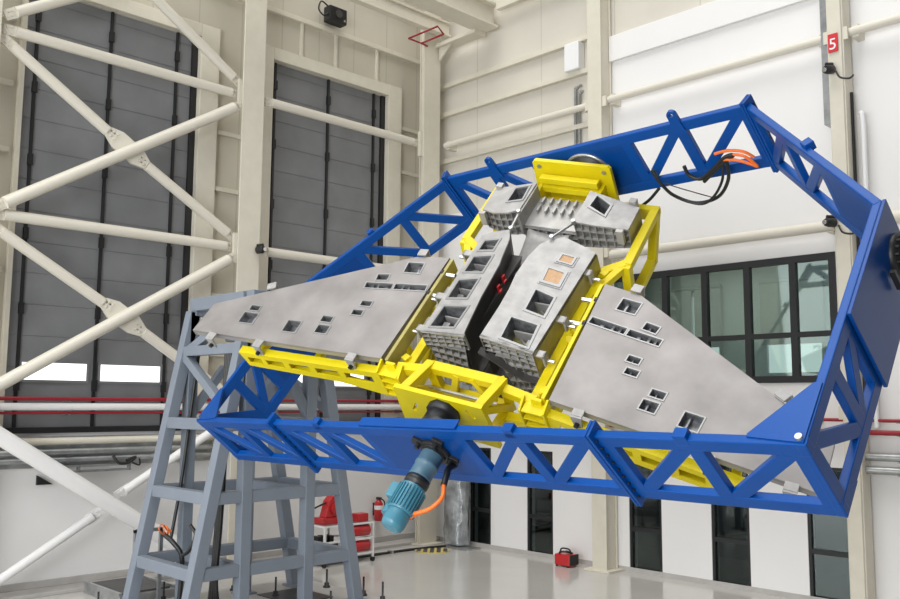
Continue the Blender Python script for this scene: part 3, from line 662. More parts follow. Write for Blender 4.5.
def centre_box(sx, lbl):
    t = thing('centre_box_mould', tuple(W(sx * .45, 0, -.9)), lbl, 'mould', 'centre box moulds')
    fn = lambda x, y, z: W(sx * x, y, z); out = BOX[sx]
    MB().holed(out, PK[sx], fn, zt, lambda x, y: zt(x, y) - .03).build('skin', 'cast', t)
    # outer side wall, inner side wall, end walls
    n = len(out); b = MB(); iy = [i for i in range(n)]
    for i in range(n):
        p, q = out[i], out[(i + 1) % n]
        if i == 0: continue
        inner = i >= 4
        b.use('dark' if inner else 'primer_and_shaded'); lo = -.95 if inner else -.2
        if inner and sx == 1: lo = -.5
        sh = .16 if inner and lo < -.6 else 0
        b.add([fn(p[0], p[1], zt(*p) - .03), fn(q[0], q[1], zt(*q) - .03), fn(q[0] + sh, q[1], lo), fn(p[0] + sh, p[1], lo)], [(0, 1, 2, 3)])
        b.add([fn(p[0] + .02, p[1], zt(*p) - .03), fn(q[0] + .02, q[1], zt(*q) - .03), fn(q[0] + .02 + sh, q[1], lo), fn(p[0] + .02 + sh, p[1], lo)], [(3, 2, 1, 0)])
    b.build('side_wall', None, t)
    p, q = out[0], out[1]
    b = MB(); b.use('hole').add([fn(p[0], p[1] + .04, zt(*p)), fn(q[0], q[1] + .04, zt(*q)), fn(q[0], q[1] + .04, -.12), fn(p[0] + .08, p[1] + .04, -.06)], [(0, 1, 2, 3)])
    b.use('cast'); zl = lambda s: (-.02 if s < .3 else -.02 - .1 * (s - .3) / .7)
    lattice(b, lambda s, r, d: fn(p[0] + (q[0] - p[0]) * s, p[1] + .04 - d * .8, (zt(p[0] + (q[0] - p[0]) * s, 0)) * (1 - r) + r * zl(s)), 6, 3, .045)
    b.build('end_lattice', None, t)
    # lower body with its own lattice
    b = MB(); b.use('hole'); y = p[1] + .08
    b.add([fn(.2, y, -.05), fn(.78, y, -.12), fn(.74, y, -.72), (fn(.34, y, -.92))], [(0, 1, 2, 3)]); b.use('cast')
    lattice(b, lambda s, r, d: fn((.2 + .58 * s) * (1 - r) + (.36 + .38 * s) * r, y - d, (-.12) * (1 - r) + (-.92 + .16 * s) * r), 5, 5, .045)
    b.build('lower_lattice', None, t)
    b = MB(); b.use('dark' if sx < 0 else 'primer_and_shaded').hexa([fn(.4, y, -.9), fn(.74, y, -.74), fn(.8, .8, -.6), fn(.4, .8, -.6), fn(.25, y, -.1), fn(.78, y, -.12), fn(.86, .8, -.12), fn(.2, .8, -.1)]); b.build('lower_body', None, t)
    for i, k in enumerate(PK[sx]):
        r = MB().holed(grow(k, .02), [grow(k, -.01)], fn, lambda x, y: zt(x, y) + .01, lambda x, y: zt(x, y) - .02).build('pocket_rim', 'rim', t)
        filled = sx == 1 and i >= 2
        kk = MB(); dz = .06 if filled else .26
        if filled:
            kk.use('rim').holed(k, [shrink(k, .72)], fn, lambda x, y: zt(x, y) + .022, lambda x, y: zt(x, y) - .03)
            kk.use('wood').add([fn(x, y, zt(x, y) + .012) for x, y in shrink(k, .74)], [(0, 1, 2, 3)])
            kk.build('filled_pocket', None, r)
        else:
            for a in range(4):
                pp, s2 = k[a], k[(a + 1) % 4]; kk.use('hole').add([fn(*pp, zt(*pp) - .02), fn(*s2, zt(*s2) - .02), fn(*s2, -dz + .1), fn(*pp, -dz + .1)], [(0, 1, 2, 3)])
            kk.use('dark').add([fn(*pp, -dz + .1) for pp in k], [(0, 1, 2, 3)]); kk.use('hole')
            cx = sum(q_[0] for q_ in k) / 4; cy = sum(q_[1] for q_ in k) / 4
            kk.use('cast').box(cx + .06, cx + .15, cy - .1, cy + .04, -.12, .0, fn); kk.cyl(fn(cx - .1, cy + .1, -.1), fn(cx + .1, cy - .08, .0), .02, 8); kk.box(cx - .15, cx + .15, cy + .08, cy + .1, -.14, .06, fn)
            kk.build('pocket', None, r)
    for (x, y) in ((.83, -.86), (.86, -.28), (.86, .55)):
        k = MB(); k.box(x - .03, x + .1, y - .05, y + .05, .05, .08, fn); k.box(x + .07, x + .1, y - .05, y + .05, -.1, .08, fn); kb = k.build('locating_bracket', 'cast', t, .004)
        MB().cyl(fn(x + .06, y, -.04), fn(x + .2, y, -.04), .022, 10).build('bracket_screw', 'chrome', kb)
    return t
centre_box(-1, 'left long aluminium box mould with four open pockets, dark inner side')
centre_box(1, 'right long aluminium box mould with two open and two tan filled pockets')

# ---- upper small boxes
UB = {1: [(.41, 1.29), (.75, 1.33), (1.14, 1.40), (1.14, 1.84), (.41, 1.93)], -1: [(.45, 1.40), (.6, 1.33), (.85, 1.33), (1.09, 1.41), (1.10, 1.88), (.44, 1.97)]}
UP = {1: [(.51, 1.63), (.77, 1.53), (.78, 1.75), (.53, 1.87)], -1: [(.5, 1.6), (.74, 1.56), (.74, 1.86), (.52, 1.9)]}
def upper_box(sx, lbl):
    t = thing('upper_box_mould', tuple(W(sx * .8, 1.6, -.4)), lbl, 'mould', 'upper box moulds'); fn = lambda x, y, z: W(sx * x, y, z); o_ = UB[sx]; n = len(o_)
    MB().holed(o_, [UP[sx]], fn, zt, lambda x, y: zt(x, y) - .03).build('skin', 'cast', t)
    b = MB()
    for i in range(n):
        p, q = o_[i], o_[(i + 1) % n]
        inner = i == n - 1; outer = p[0] > 1.05 and q[0] > 1.05
        if outer: b.use('primer_and_shaded')
        elif inner: b.use('cast')
        else:
            if i < n - 2 and p[1] < 1.5 and q[1] < 1.5: b.use('hole')
            else: b.use('cast')
        lo = -.28
        b.add([fn(p[0], p[1] + (.05 if p[1] < 1.45 else 0), zt(*p) - .02), fn(q[0], q[1] + (.05 if q[1] < 1.45 else 0), zt(*q) - .02), fn(q[0], q[1] + (.05 if q[1] < 1.45 else 0), lo), fn(p[0], p[1] + (.05 if p[1] < 1.45 else 0), lo)], [(0, 1, 2, 3)])
    b.use('cast').add([fn(x, y + (.05 if y < 1.45 else 0), -.28) for x, y in o_], [tuple(range(n))])
    b.build('side_wall', None, t)
    fr = [p for p in o_ if p[1] < 1.42]; b = MB()
    def at(s):
        L = len(fr) - 1; k = min(int(s * L), L - 1); f = s * L - k; return fr[k][0] + (fr[k + 1][0] - fr[k][0]) * f, fr[k][1] + (fr[k + 1][1] - fr[k][1]) * f
    lattice(b, lambda s, r, d: fn(at(s)[0], at(s)[1] + .05 - d, (zt(*at(s)) - .02) * (1 - r) + (-.28) * r), 7, 3, .04); b.build('end_lattice', 'cast', t)
    r = MB().holed(grow(UP[sx], .02), [grow(UP[sx], -.01)], fn, lambda x, y: zt(x, y) + .014, lambda x, y: zt(x, y) - .02).build('pocket_rim', 'rim', t)
    k = MB(); P_ = UP[sx]
    for a in range(4): k.add([fn(*P_[a], zt(*P_[a]) - .02), fn(*P_[(a + 1) % 4], zt(*P_[(a + 1) % 4]) - .02), fn(*P_[(a + 1) % 4], -.12), fn(*P_[a], -.12)], [(0, 1, 2, 3)])
    k.use('hole').add([fn(*p, -.12) for p in P_], [(0, 1, 2, 3)]); k.build('pocket', 'hole', r)
    MB().box(1.0, 1.1, 1.3, 1.36, -.12, zt(1.05, 0) + .02, fn).build('locating_bracket', 'cast', t, .004)
    MB().box(.98, 1.08, 1.86, 1.95, -.05, .14, fn).build('locating_bracket', 'cast', t, .004)
upper_box(-1, 'small upper aluminium box mould left of the yellow top plate')
upper_box(1, 'small upper aluminium box mould right, beside yellow corner frame')
# ---- ribbed bridge between the upper boxes
t = thing('bridge_mould', tuple(W(0, 1.5, -.3)), 'ribbed aluminium bridge piece between the two upper box moulds', 'mould')
MB().box(-.44, .41, 1.36, 1.95, -.10, -.06, W).build('skin', 'cast', t, .004)
for k in range(6):
    for y in (1.62, 1.8): MB().box(-.34 + k * .125, -.31 + k * .125, y, y + .11, -.06, .0, W).build('rib', 'rim', t)
b = MB(); b.use('hole').box(-.44, .41, 1.40, 1.42, -.5, -.1, W); b.use('cast')
lattice(b, lambda s, r, d: W(-.44 + .85 * s, 1.40 - d, -.1 - .4 * r), 7, 4, .06); b.build('end_lattice', None, t)
MB().box(-.46, -.42, 1.3, 1.95, -.2, .17, W).build('cheek_plate', 'cast', t, .004)
# ---- nose panel between the long boxes (light, lower)
t = thing('nose_mould', tuple(W(0, 1.05, -.5)), 'pale sunken aluminium nose panel between box tops and ribbed bridge', 'mould')
b = MB(); n = 10; vs = []
for j in range(6):
    for i in range(n + 1):
        x = -.34 + .62 * i / n; y = .62 + .14 * j; vs.append(W(x, y, -.32 + .5 * (x ** 2) + .18 * (j / 5) ** 2))
b.add(vs, [(j * (n + 1) + i, j * (n + 1) + i + 1, (j + 1) * (n + 1) + i + 1, (j + 1) * (n + 1) + i) for j in range(5) for i in range(n)], True); so = b.build('skin', 'cast', t)
m_ = so.modifiers.new('solid', 'SOLIDIFY'); m_.thickness = .04
MB().box(-.3, .24, .6, .63, -.9, -.3, W).build('front_wall', 'dark', t)
MB().box(-.26, .14, .54, .62, -.28, -.22, W).build('cross_bar', 'rim', t, .004)
# ---- dark keel trough under the centre
t = thing('keel_trough', tuple(W(0, 0, -1.1)), 'dark curved trough hanging between the two long box moulds', 'mould')
b = MB(); n = 16; prof = []
for i in range(n + 1):
    a = pi * (1.12 + .86 * i / n); prof.append((.03 + .30 * cos(a), -.66 + .36 * sin(a)))
vs = []
for y in (-.98, -.6, 0, .55):
    for x, z in prof: vs.append(W(x, y, z - .05 * (y > 0)))
b.add(vs, [(j * (n + 1) + i, j * (n + 1) + i + 1, (j + 1) * (n + 1) + i + 1, (j + 1) * (n + 1) + i) for j in range(3) for i in range(n)], True)
o_ = b.build('skin', 'dark', t); m_ = o_.modifiers.new('solid', 'SOLIDIFY'); m_.thickness = .03
b = MB(); pr = [(.02, -.02), (.16, -.1), (.29, -.2), (.42, -.31), (.56, -.38), (.82, -.40)]
for k in range(5):
    (xa, za), (xb, zb) = pr[k], pr[k + 1]
    b.hexa([W(xa, -.98, za), W(xb, -.98, zb), W(xb, -.88, zb), W(xa, -.88, za), W(xa, -.98, za - .025), W(xb, -.98, zb - .025), W(xb, -.88, zb - .025), W(xa, -.88, za - .025)])
b.build('strap', 'dark', t)
for x, y, lb in ((-.235, .28, 'upper small red clamp on dark inner side of left box mould'), (-.215, .10, 'lower small red clamp on dark inner side of left box mould')):
    b = MB(); b.box(x, x + .035, y - .035, y + .035, -.08, .04, W); b.box(x + .03, x + .06, y - .06, y + .01, -.06, -.02, W); tag(b.build('red_clamp', 'red', bevel=.01), lb, 'clamp', 'red clamps')
for (a, c, lb) in (((-.45, 1.36, .16), (-.38, .98, .22), 'thin steel strut from left upper box down to left long box'), ((.42, 1.29, .18), (.28, .9, .25), 'thin steel strut from right upper box down to right long box')):
    b = MB(); b.cyl(W(*a), W(*c), .02, 10); b.cyl(W(*a) - mn * .02, W(*a) + mn * .05, .03, 10); b.cyl(W(*c) - mn * .03, W(*c) + mn * .03, .03, 10)
    tag(b.build('tie_strut', 'galv'), lb, 'strut', 'tie struts')

# ------------------------------------------------------------------ yellow carrier frame
yf = thing('carrier_frame', tuple(W(0, -.2, -.9)), 'yellow welded tube carrier frame holding the aluminium moulds inside blue ring', 'frame')
def ybar(a, c, w_=.12, h_=.12, nm='frame_tube', wd=None, ext=.0, par=None): return MB().bar(W(*a), W(*c), w_, h_, wd or mn, ext).build(nm, 'yellow', par or yf, .008)
# pivot plates
pl = MB(); pl.holed([(-.60, .34), (-.56, .37), (.56, .37), (.60, .34), (.64, -.5), (-.64, -.5)], [], lambda x, y, z: W(x, 2.27 + z, y), .03, -.03); top_plate = pl.build('pivot_plate', 'yellow', yf, .006)
b = MB()
for x in (-.5, .5): b.cyl(W(x, 2.22, .28), W(x, 2.25, .28), .03, 12)
b.build('plate_bolt', 'galv', top_plate)
pl = MB(); pl.holed([(-.63, .22), (.62, .24), (.66, -.55), (-.72, -.55)], [rect(-.42, -.12, .05, .2, -.5), rect(.42, .05, .04, .16, .6)], lambda x, y, z: W(x, -1.88 + z, y), .03, -.03); bp_ = pl.build('pivot_plate', 'yellow', yf, .006)
MB().lathe(W(.05, -1.905, .0), -rv2, [(0, .21), (.1, .21), (.1, .18), (.34, .18)], 8).build('pivot_hub', 'black', bp_)
# bars between pivot plate and boxes
for z in (.2, .04): ybar((-.45, 2.12, z - .05), (.45, 2.12, z - .05), .1, .1)
for x in (-.46, .46): ybar((x, 1.95, -.1), (x, 2.26, -.1), .3, .06)
for z, x0 in ((-.3, 1.25),): ybar((-x0, 2.12, z), (x0, 2.12, z))
# bottom box
ybar((-.5, -1.31, -.08), (.5, -1.31, -.08), .13, .13); ybar((-.5, -1.31, -.55), (.5, -1.31, -.55))
for x in (-.52, .52):
    ybar((x, -1.27, -.07), (x, -1.86, .13), .12, .12); ybar((x, -1.31, -.02), (x, -1.31, -.55)); ybar((x, -1.31, -.5), (x, -1.86, -.45))
    ybar((x * 1.03, -1.86, .1), (x * 1.03, -1.34, -.5), .09, .09)
ybar((-.28, -1.34, -.5), (-.1, -1.34, -.05), .09, .09); ybar((.12, -1.34, -.05), (.3, -1.34, -.5), .09, .09)
MB().bar(W(-.5, -1.5, -.25), W(.5, -1.5, -.25), .03, .03, mn).build('cross_rod', 'galv', yf)
# per side members
for s in (-1, 1):
    f = lambda x, y, z: (s * x, y, z)
    ybar(f(.55, -1.36, -.12), f(1.0, -1.40, -.16), .13, .12)                # arms out to the knuckle
    ybar(f(.55, -1.5, -.5), f(1.05, -1.5, -.45), .12, .12)
    ybar(f(.92, -1.45, -.26), f(.92, .9, -.26), .11, .12); MB().bar(W(*f(1.125, -1.42, -.12)), W(*f(1.125, .46, -.12)), .23, .05, mn).build('wing_support', 'primer_and_shaded' if s < 0 else 'yellow', yf, .006)     # side rail and wing support, left one khaki with its shade painted in
    ybar(f(1.0, -1.4, -.72), f(1.0, 1.0, -.75))
    for y in (-1.2, -.2, .8): ybar(f(1.0, y, -.16), f(1.0, y, -.74), .1, .1)
    ybar(f(1.0, -1.05, -.7), f(.98, -.3, -.2), .09, .09); ybar(f(1.0, -.1, -.7), f(1.0, .7, -.2), .09, .09)
    ybar(f(.92, .86, -.26), f(1.22, 1.02, -.2)); ybar(f(.92, .42, -.26), f(1.22, 1.02, -.2), .1, .1)
    ybar(f(1.24, 1.0, -.2), f(1.24, 2.14, -.2), .12, .12); ybar(f(1.24, .92, -.82), f(1.24, 1.75, -.82), .12, .12)
    ybar(f(1.24, .98, -.16), f(1.24, .9, -.88)); ybar(f(1.24, 2.1, -.16), f(1.24, 1.72, -.86)); ybar(f(1.0, .85, -.75), f(1.24, .92, -.82))
    ybar(f(1.24, 2.1, -.2), f(.5, 2.1, -.2), .1, .1)
    ybar(f(1.1, -.3, -.3), f(1.5, -.25, -.3), .16, .1); ybar(f(1.1, -1.0, -.3), f(1.5, -1.0, -.3), .16, .1); ybar(f(1.1, .3, -.3), f(1.5, .3, -.3), .16, .1)
    # knuckle plates with ribs
    k = MB(); k.prism([W(*f(.98, -1.46, -.02)), W(*f(.98, -1.56, -.62)), W(*f(1.12, -1.56, -.62)), W(*f(1.12, -1.46, -.02))], W(*f(0, .04, 0)) - W(0, 0, 0))
    for z in (-.12, -.26, -.4, -.54): k.prism([W(*f(.9, -1.44, z)), W(*f(1.2, -1.44, z)), W(*f(1.2, -1.6, z)), W(*f(.9, -1.6, z))], mn * .025)
    k.prism([W(*f(.86, -1.42, -.02)), W(*f(.86, -1.6, -.1)), W(*f(.86, -1.6, -.6)), W(*f(.86, -1.42, -.6))], W(*f(.03, 0, 0)) - W(0, 0, 0))
    k.prism([W(*f(1.18, -1.42, -.0)), W(*f(1.18, -1.6, -.06)), W(*f(1.18, -1.6, -.55)), W(*f(1.18, -1.42, -.6))], W(*f(.03, 0, 0)) - W(0, 0, 0))
    k.build('knuckle_joint', 'yellow', yf, .004)
    # wing rail : ladder of two chords and webs
    y0 = lambda x: -1.50 - .095 * (x - 1.2)
    pf = [(1.16, -.15), (3.55, -.17), (3.50, -.44), (1.95, -.48), (1.3, -.62), (1.16, -.62)]
    hl = []
    for a, e in ((1.36, 1.80), (1.9, 2.28), (2.38, 2.72), (2.82, 3.12), (3.2, 3.44)): hl.append([(a, -.25), (e, -.255), (e, -.37), (a, -.385)])
    wr_ = MB().holed(pf, hl, lambda x, y, z: W(*f(x, y0(x) + z, y)), -.045, -.06).build('wing_rail', 'yellow', yf)
    MB().bar(W(*f(1.16, y0(1.16), -.16)), W(*f(3.55, y0(3.55), -.175)), .03, .12, mn).build('rail_chord', 'yellow', wr_); MB().bar(W(*f(1.95, y0(1.95), -.475)), W(*f(3.50, y0(3.5), -.44)), .03, .12, mn).build('rail_chord', 'yellow', wr_)
    MB().bar(W(*f(1.16, y0(1.16), -.61)), W(*f(1.95, y0(1.95), -.475)), .03, .12, mn).build('rail_chord', 'yellow', wr_)
    for x in (1.85, 2.33, 2.77, 3.16, 3.48): MB().bar(W(*f(x, y0(x), -.17)), W(*f(x, y0(x), -.45)), .11, .02, rv2).build('rail_web', 'yellow', wr_)
    ybar(f(3.4, -1.6, -.35), f(3.2, -.7, -.3), .1, .1); ybar(f(2.4, -1.5, -.35), f(2.4, -.4, -.3), .1, .1); ybar(f(1.5, .25, -.3), f(3.3, -.72, -.3), .1, .08)
    # mounting pins between wing and box
    for y in (.20, -.2):
        MB().cyl(W(*f(.95, y, -.06)), W(*f(1.2, y, -.06)), .035, 14).build('mounting_pin', 'chrome', yf); MB().cyl(W(*f(1.13, y, -.06)), W(*f(1.17, y, -.06)), .07, 8).build('pin_nut', 'black', yf)

# ------------------------------------------------------------------ grey tower
tw = thing('support_tower', (-13.9, 8.72, 0), 'grey blue braced steel tower on the floor, carrying blue ring left pivot', 'tower')
TX = (-12.95, -14.85); TW = .20; TC = 8.72
def ty(k, z):
    if k in (0, 3): return TC + (-1 if k == 0 else 1) * (1.68 - (1.68 - .62) * z / 5.45)
    return TC + (-.68 if k == 1 else .56)
ZR = (.90, 2.05, 3.2)
for x in TX:
    for k in range(4):
        MB().bar((x, ty(k, 0.1), 0.1), (x, ty(k, 5.17), 5.17), TW, TW if k in (0, 3) else .19, (1, 0, 0)).build('leg', 'grey', tw, .012)
        MB().box(x - .17, x + .17, ty(k, 0) - .17, ty(k, 0) + .17, 0.06, .1).build('foot_plate', 'grey', tw)
    for z in ZR: MB().bar((x, ty(0, z), z), (x, ty(3, z), z), .17, .19, (1, 0, 0)).build('rail', 'grey', tw, .01)
    MB().bar((x, ty(1, 3.3), 3.3), (x, TC, 4.2), .14, .14, (1, 0, 0)).build('brace', 'grey', tw, .01); MB().bar((x, ty(2, 3.3), 3.3), (x, TC, 4.2), .14, .14, (1, 0, 0)).build('brace', 'grey', tw, .01)
    MB().box(x - .12, x + .12, TC - .69, TC + .69, 5.1, 5.42).build('top_beam', 'grey', tw, .012)
for k in (0, 3):
    for z in ZR: MB().bar((TX[0], ty(k, z), z), (TX[1], ty(k, z), z), .19, .17, (0, 0, 1)).build('rail', 'grey', tw, .01)
    MB().bar((TX[1], ty(k, 4.45), 4.45), (TX[0], ty(k, 4.45), 4.45), .17, .16, (0, 0, 1)).build('rail', 'grey', tw, .01)
    MB().bar((TX[1], ty(k, 4.45), 4.4), (TX[0], ty(k, 5.2), 5.2), .14, .14, (0, 1, 0)).build('brace', 'grey', tw, .01); MB().bar((TX[1], ty(k, 4.45), 4.4), (TX[0], ty(k, 3.4), 3.4), .14, .14, (0, 1, 0)).build('brace', 'grey', tw, .01)
    MB().box(TX[1] + .13, TX[0] - .13, ty(k, 5.35) - .1, ty(k, 5.35) + .1, 5.18, 5.41).build('top_beam', 'grey', tw, .012)
for z in (.90,): MB().bar((TX[0], ty(1, z), z), (TX[1], ty(1, z), z), .17, .15, (0, 0, 1)).build('rail', 'grey', tw, .01); MB().bar((TX[0], ty(2, 2.05), 2.05), (TX[1], ty(2, 2.05), 2.05), .17, .15, (0, 0, 1)).build('rail', 'grey', tw, .01)
MB().box(-14.2, -12.75, TC - .4, TC + .4, 4.62, 5.3).build('bearing_block', 'grey', tw, .02)
MB().cyl((-12.76, 8.771, 4.981), (-12.60, 8.771, 4.981), .12, 24).build('pivot_shaft', 'black', tw)
# base plate and levelling jacks
bp = thing('base_plate', (-13.9, TC, 0), 'large steel floor plate under the tower with levelling bolts', 'plate')
MB().box(-15.45, -12.5, 6.5, 10.95, 0, .06).build('plate', 'concrete', bp, .01)
b = MB(); b.box(-14.6, -13.5, 9.4, 10.3, .06, .075); b.build('shim_sheet', 'dark', bp)
JK = [(-15.25, 10.7), (-14.3, 10.75), (-13.25, 10.8), (-15.25, 9.3), (-15.25, 7.9), (-15.2, 6.7), (-14.1, 6.7), (-13.0, 6.65), (-12.65, 9.6), (-12.65, 10.75), (-12.65, 7.9), (-14.3, 9.6)]
for x, y in JK: MB().lathe((x, y, .06), (0, 0, 1), [(0, .07), (.03, .07), (.03, .045), (.09, .045), (.09, .018), (.34, .018)], 10).build('levelling_bolt', 'black', bp)

# ------------------------------------------------------------------ cables
b = MB()
for i in range(4): b.tube([(-13.35 + .05 * i, 7.86, 4.5), (-13.36 + .05 * i, 7.84, 3.0), (-13.38 + .05 * i, 7.8, 1.6), (-13.36 + .05 * i, 7.74, .7), (-13.4 + .06 * i, 7.7 + .05 * i, .12)], .03, 8)
tag(b.build('cable_bundle', 'rubber'), 'black cable bundle hanging down inside the front of the tower', 'cable')
b = MB(); b.tube([(-14.7, 8.12, 4.6), (-14.7, 7.98, 3.3), (-14.7, 7.86, 2.2), (-14.7, 7.7, 1.2)], .03, 8)
tag(b.build('black_cable', 'rubber'), 'single black cable down the rear left leg of tower', 'cable')
b = MB()
for i in range(3): b.tube([(-14.35 + .06 * i, 7.45, 1.42), (-14.25 + .06 * i, 7.3, 1.54), (-14.15 + .06 * i, 7.2 + .05 * i, 1.48), (-14.2, 7.35, 1.36), (-14.3 + .05 * i, 7.45, 1.44)], .009, 8)
tag(b.build('orange_cable', 'orange'), 'small tangle of thin orange wires low on tower left side', 'cable')
b = MB(); b.tube([(-14.2, 7.3, 1.4), (-14.0, 7.4, 1.25), (-13.9, 7.5, 1.0), (-13.95, 7.5, .3)], .04, 8); b.tube([(-13.5, 7.4, 1.6), (-13.4, 7.45, 1.45), (-13.5, 7.4, 1.2), (-13.7, 7.4, 1.1)], .03, 8)
tag(b.build('black_cable', 'rubber'), 'thick black cables curving down by the orange wires', 'cable')
t = thing('cable_stand', (-15.2, 7.4, 0), 'thin grey post frame behind the orange wires, left of tower leg', 'stand')
b = MB(); b.box(-15.24, -15.18, 7.28, 7.34, .06, 1.35); b.box(-15.24, -15.18, 7.75, 7.81, .06, 1.35); b.box(-15.24, -15.18, 7.28, 7.81, 1.3, 1.36); b.build('post_frame', 'galv', t)
def rtube(lbl, nm, pts, r, m): tag(MB().tube([RP(*p) for p in pts], r, 10, 8).build(nm, m), lbl, 'cable', 'ring cables')
yv = 2.3
rtube('thick black cable loop hanging below the top beam of the ring', 'black_cable', [(1.02, 2.36, -.1), (1.09, yv, -.33), (1.18, yv, -.55), (1.43, yv, -.73), (1.77, yv, -.69), (2.02, yv, -.45), (2.1, 2.34, -.2)], .024, 'rubber')
rtube('second black cable loop beside the thick one below the top beam', 'black_cable', [(1.06, 2.34, -.1), (1.12, 2.27, -.35), (1.24, 2.27, -.58), (1.5, 2.27, -.74), (1.72, 2.27, -.66), (1.95, 2.27, -.43), (2.05, 2.34, -.2)], .018, 'rubber')
rtube('thin black wire strung across the cable loop under top beam', 'black_cable', [(1.1, 2.36, -.36), (1.35, 2.33, -.5), (1.68, 2.3, -.68)], .008, 'rubber')
rtube('black cable swinging under the yellow top plate', 'black_cable', [(.1, 2.3, -.45), (.45, 2.24, -.62), (.75, 2.28, -.55), (.98, 2.36, -.42)], .022, 'rubber')
rtube('black cable coiled round the post on lower chord of top beam', 'black_cable', [(1.5, 2.36, -.14), (1.52, 2.33, -.28), (1.66, 2.31, -.36), (1.85, 2.31, -.27), (2.1, 2.33, -.12), (2.22, 2.34, -.12), (2.0, 2.32, -.22), (1.7, 2.29, -.4)], .026, 'rubber')
rtube('upper orange cable lying on the top beam near its right joint', 'orange_cable', [(2.0, 2.34, -.04), (2.2, 2.32, -.02), (2.38, 2.32, -.08), (2.47, 2.33, -.2)], .02, 'orange')
rtube('lower orange cable lying on the top beam near its right joint', 'orange_cable', [(2.05, 2.33, -.14), (2.25, 2.31, -.18), (2.4, 2.31, -.28), (2.46, 2.32, -.34), (2.36, 2.33, -.16), (2.2, 2.34, -.1)], .02, 'orange')
rtube('orange cable looping from gear motor up to the blue beam', 'orange_cable', [(.60, -2.96, .05), (.68, -3.1, .05), (.66, -3.2, .05), (.58, -3.29, .05), (.44, -3.36, .06), (.36, -3.36, .08)], .024, 'orange')
rtube('thin orange cable at the lower end of gear motor', 'orange_cable', [(.52, -3.31, .03), (.4, -3.38, .03), (.34, -3.45, .05), (.30, -3.50, .08)], .014, 'orange')
rtube('short black cable end under the blue bottom beam by motor', 'black_cable', [(.40, -2.6, -.12), (.46, -2.72, -.02), (.55, -2.82, .04), (.61, -2.98, .05)], .036, 'rubber')

# ------------------------------------------------------------------ things on the floor and low wall
t = thing('fire_extinguisher', (-17.75, 14.9, .6), 'red fire extinguisher hung on the white left wall', 'extinguisher')
MB().lathe((-17.74, 14.9, .62), (0, 0, 1), [(0, .09), (.02, .11), (.42, .11), (.5, .06), (.53, .035)], 24).build('body', 'red', t)
MB().box(-17.8, -17.66, 14.86, 14.94, 1.14, 1.2).build('valve', 'black', t, .005)
MB().tube([(-17.7, 14.94, 1.16), (-17.66, 15.02, 1.08), (-17.66, 15.03, .8), (-17.68, 14.99, .7)], .016, 8).build('hose', 'rubber', t)
MB().box(XL, -17.84, 14.84, 14.96, .75, 1.05).build('bracket', 'black', t); MB().lathe((-17.74, 14.9, .9), (0, 0, 1), [(0, .112), (.1, .112)], 24).build('paper_label', 'signw', t)

t = thing('tool_cart', (-16.6, 12.75, 0), 'white wire frame cart with motors and red tanks behind tower leg', 'cart')
b = MB(); x0, x1, y0, y1 = -16.95, -16.2, 12.1, 13.45
for x in (x0, x1):
    for y in (y0, 12.75, y1): b.box(x - .025, x + .025, y - .025, y + .025, .1, .88)
for z in (.2, .52, .86):
    for x in (x0, x1): b.box(x - .02, x + .02, y0, y1, z - .02, z + .02)
    for y in (y0, y1): b.box(x0, x1, y - .02, y + .02, z - .02, z + .02)
b.build('cart_frame', 'duct', t, .004)
MB().box(x0, x1, y0, y1, .86, .885).build('deck', 'galv', t); MB().box(x0, x1, y0, y1, .19, .21).build('shelf', 'galv', t)
for x in (x0, x1):
    for y in (y0, y1): MB().cyl((x - .03, y, .05), (x + .03, y, .05), .05, 14).build('wheel', 'black', t)
for z in (.36, .70): MB().lathe((-16.3, 12.85, z), (0, 1, 0), [(0, .08), (.03, .13), (.52, .13), (.55, .08)], 22).build('red_tank', 'red', t)
for i in range(3):
    e = MB(); e.cyl((-16.6, 12.2 + .16 * i, .4), (-16.35, 12.2 + .16 * i, .42), .07, 12); e.box(-16.75, -16.5, 12.15 + .16 * i, 12.25 + .16 * i, .22, .62); e.build('motor_unit', 'black', t)
m_ = thing('hoist_machine', (-16.6, 12.5, .885), 'red machine with tilted handle standing on the wire cart', 'machine')
MB().box(-16.8, -16.4, 12.2, 12.75, .885, 1.02).build('base', 'red', m_, .01); MB().prism([(-16.7, 12.3, 1.02), (-16.7, 12.72, 1.02), (-16.7, 12.66, 1.38), (-16.7, 12.52, 1.5), (-16.7, 12.4, 1.38)], (.25, 0, 0)).build('body', 'red', m_, .02)
MB().cyl((-16.58, 12.4, 1.34), (-16.58, 11.7, 1.12), .02, 10).build('handle', 'black', m_); MB().cyl((-16.46, 12.55, 1.2), (-16.4, 12.55, 1.2), .12, 18).build('drum', 'red', m_)
tag(MB().box(-16.55, -16.3, 13.1, 13.4, .885, 1.06).build('tool_box', 'red', bevel=.015), 'small red box on the right end of wire cart', 'box')
t = thing('welding_machine', (-12.8, 16.25, 0), 'small red welding machine on the floor by the far wall', 'machine')
MB().box(-13.05, -12.62, 16.06, 16.38, .02, .27).build('body', 'red', t, .03); b = MB()
b.tube([(-12.99, 16.2, .26), (-12.95, 16.2, .37), (-12.74, 16.2, .37), (-12.69, 16.2, .26)], .018, 8); b.build('handle', 'black', t)
MB().box(-12.625, -12.6, 16.06, 16.36, .05, .27).build('control_panel', 'black', t, .004); MB().tube([(-12.95, 16.12, .28), (-12.88, 16.08, .32), (-12.75, 16.12, .33), (-12.7, 16.25, .29), (-12.88, 16.28, .31)], .022, 8).build('cable', 'rubber', t)
for x in (-12.99, -12.69):
    for y in (16.08, 16.34): MB().cyl((x, y, 0), (x, y, .03), .03, 10).build('rubber_foot', 'black', t)
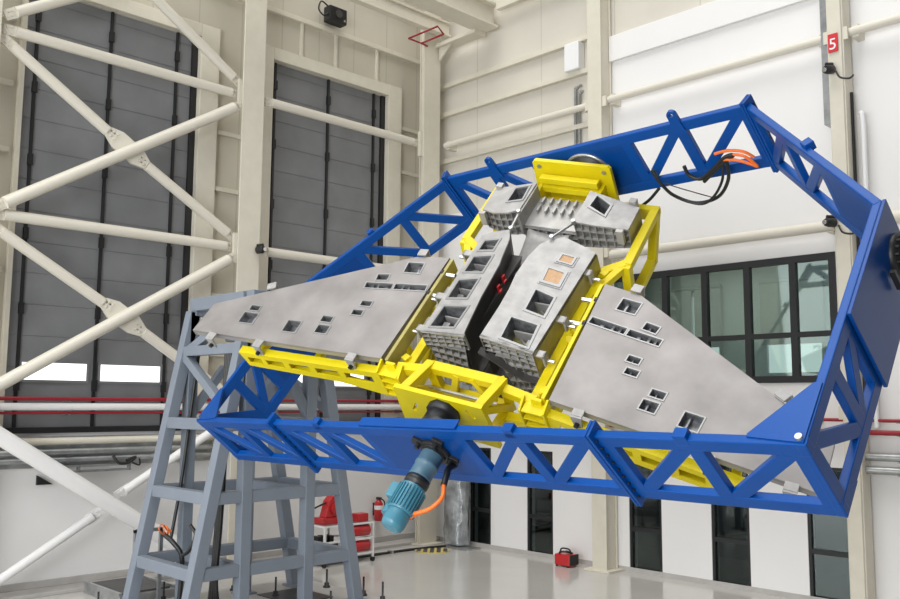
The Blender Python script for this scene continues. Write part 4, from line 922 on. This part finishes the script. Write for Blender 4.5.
# striped plate and floor duct
t = thing('hazard_plate', (-16.3, 15.4, 0), 'round yellow and dark striped plate on the floor near the corner', 'plate')
MB().lathe((-16.3, 15.4, 0), (0, 0, 1), [(0, .42), (.025, .42)], 36).build('disc', 'ylw2', t)
b = MB()
for k in range(5):
    x = -.32 + k * .16; h = math.sqrt(.40 ** 2 - x * x); e = .035
    b.prism([(-16.3 + x * .71 - h * .7 - e, 15.4 + x * .71 + h * .7 - e, .025), (-16.3 + x * .71 - h * .7 + e, 15.4 + x * .71 + h * .7 + e, .025), (-16.3 + x * .71 + h * .7 + e, 15.4 + x * .71 - h * .7 + e, .025), (-16.3 + x * .71 + h * .7 - e, 15.4 + x * .71 - h * .7 - e, .025)], (0, 0, .002))
b.build('stripe', 'dark', t)
b = MB(); b.use('concrete').box(-17.0, -16.75, 10.2, 15.9, 0, .03); b.use('rubber').tube([(-16.7, 11.4, .03), (-16.68, 13.4, .03), (-16.66, 15, .03), (-16.4, 15.95, .05)], .03, 8); b.use('galv')
for y in (12, 13.2, 14.4): b.box(-16.76, -16.6, y - .03, y + .03, 0, .07)
tag(b.build('cable_duct'), 'flat floor cable duct along the foot of left wall', 'duct')
tag(MB().box(-16.6, -15.7, 16.0, 16.5, 0, .03).build('floor_mat', 'galv', bevel=.008), 'flat grey sheet on the floor at foot of wrapped duct', 'sheet')
# plastic wrapped duct by the corner
b = MB(); n = 26; H_ = 12; vs = []
for j in range(H_ + 1):
    for i in range(n):
        a = 2 * pi * i / n; r = 1 + .09 * sin(5 * a + j * 1.3) + .06 * sin(9 * a - j * 2.1); vs.append((-16.42 + .36 * r * cos(a), 16.36 + .24 * r * sin(a), .06 + 4.2 * j / H_))
b.add(vs, [(j * n + i, j * n + (i + 1) % n, (j + 1) * n + (i + 1) % n, (j + 1) * n + i) for j in range(H_) for i in range(n)], True); b.add(vs[:n], [tuple(range(n))]); b.add(vs[-n:], [tuple(range(n))])
tag(b.build('wrapped_duct', 'plastic'), 'tall upright duct wrapped in clear grey plastic by the corner', 'duct')
t = thing('crate', (-16.9, 7.7, 0), 'low metal edged crate on floor at lower left behind tower', 'crate')
MB().box(-17.2, -15.7, 7.3, 8.4, .0, .16).build('body', 'galv', t, .01); b = MB(); b.box(-17.1, -15.8, 7.4, 8.3, .16, .19); b.build('lid', 'dark', t)
for y in (7.32, 8.38): MB().box(-17.2, -15.7, y - .03, y + .03, .16, .21).build('edge_rail', 'galv', t)
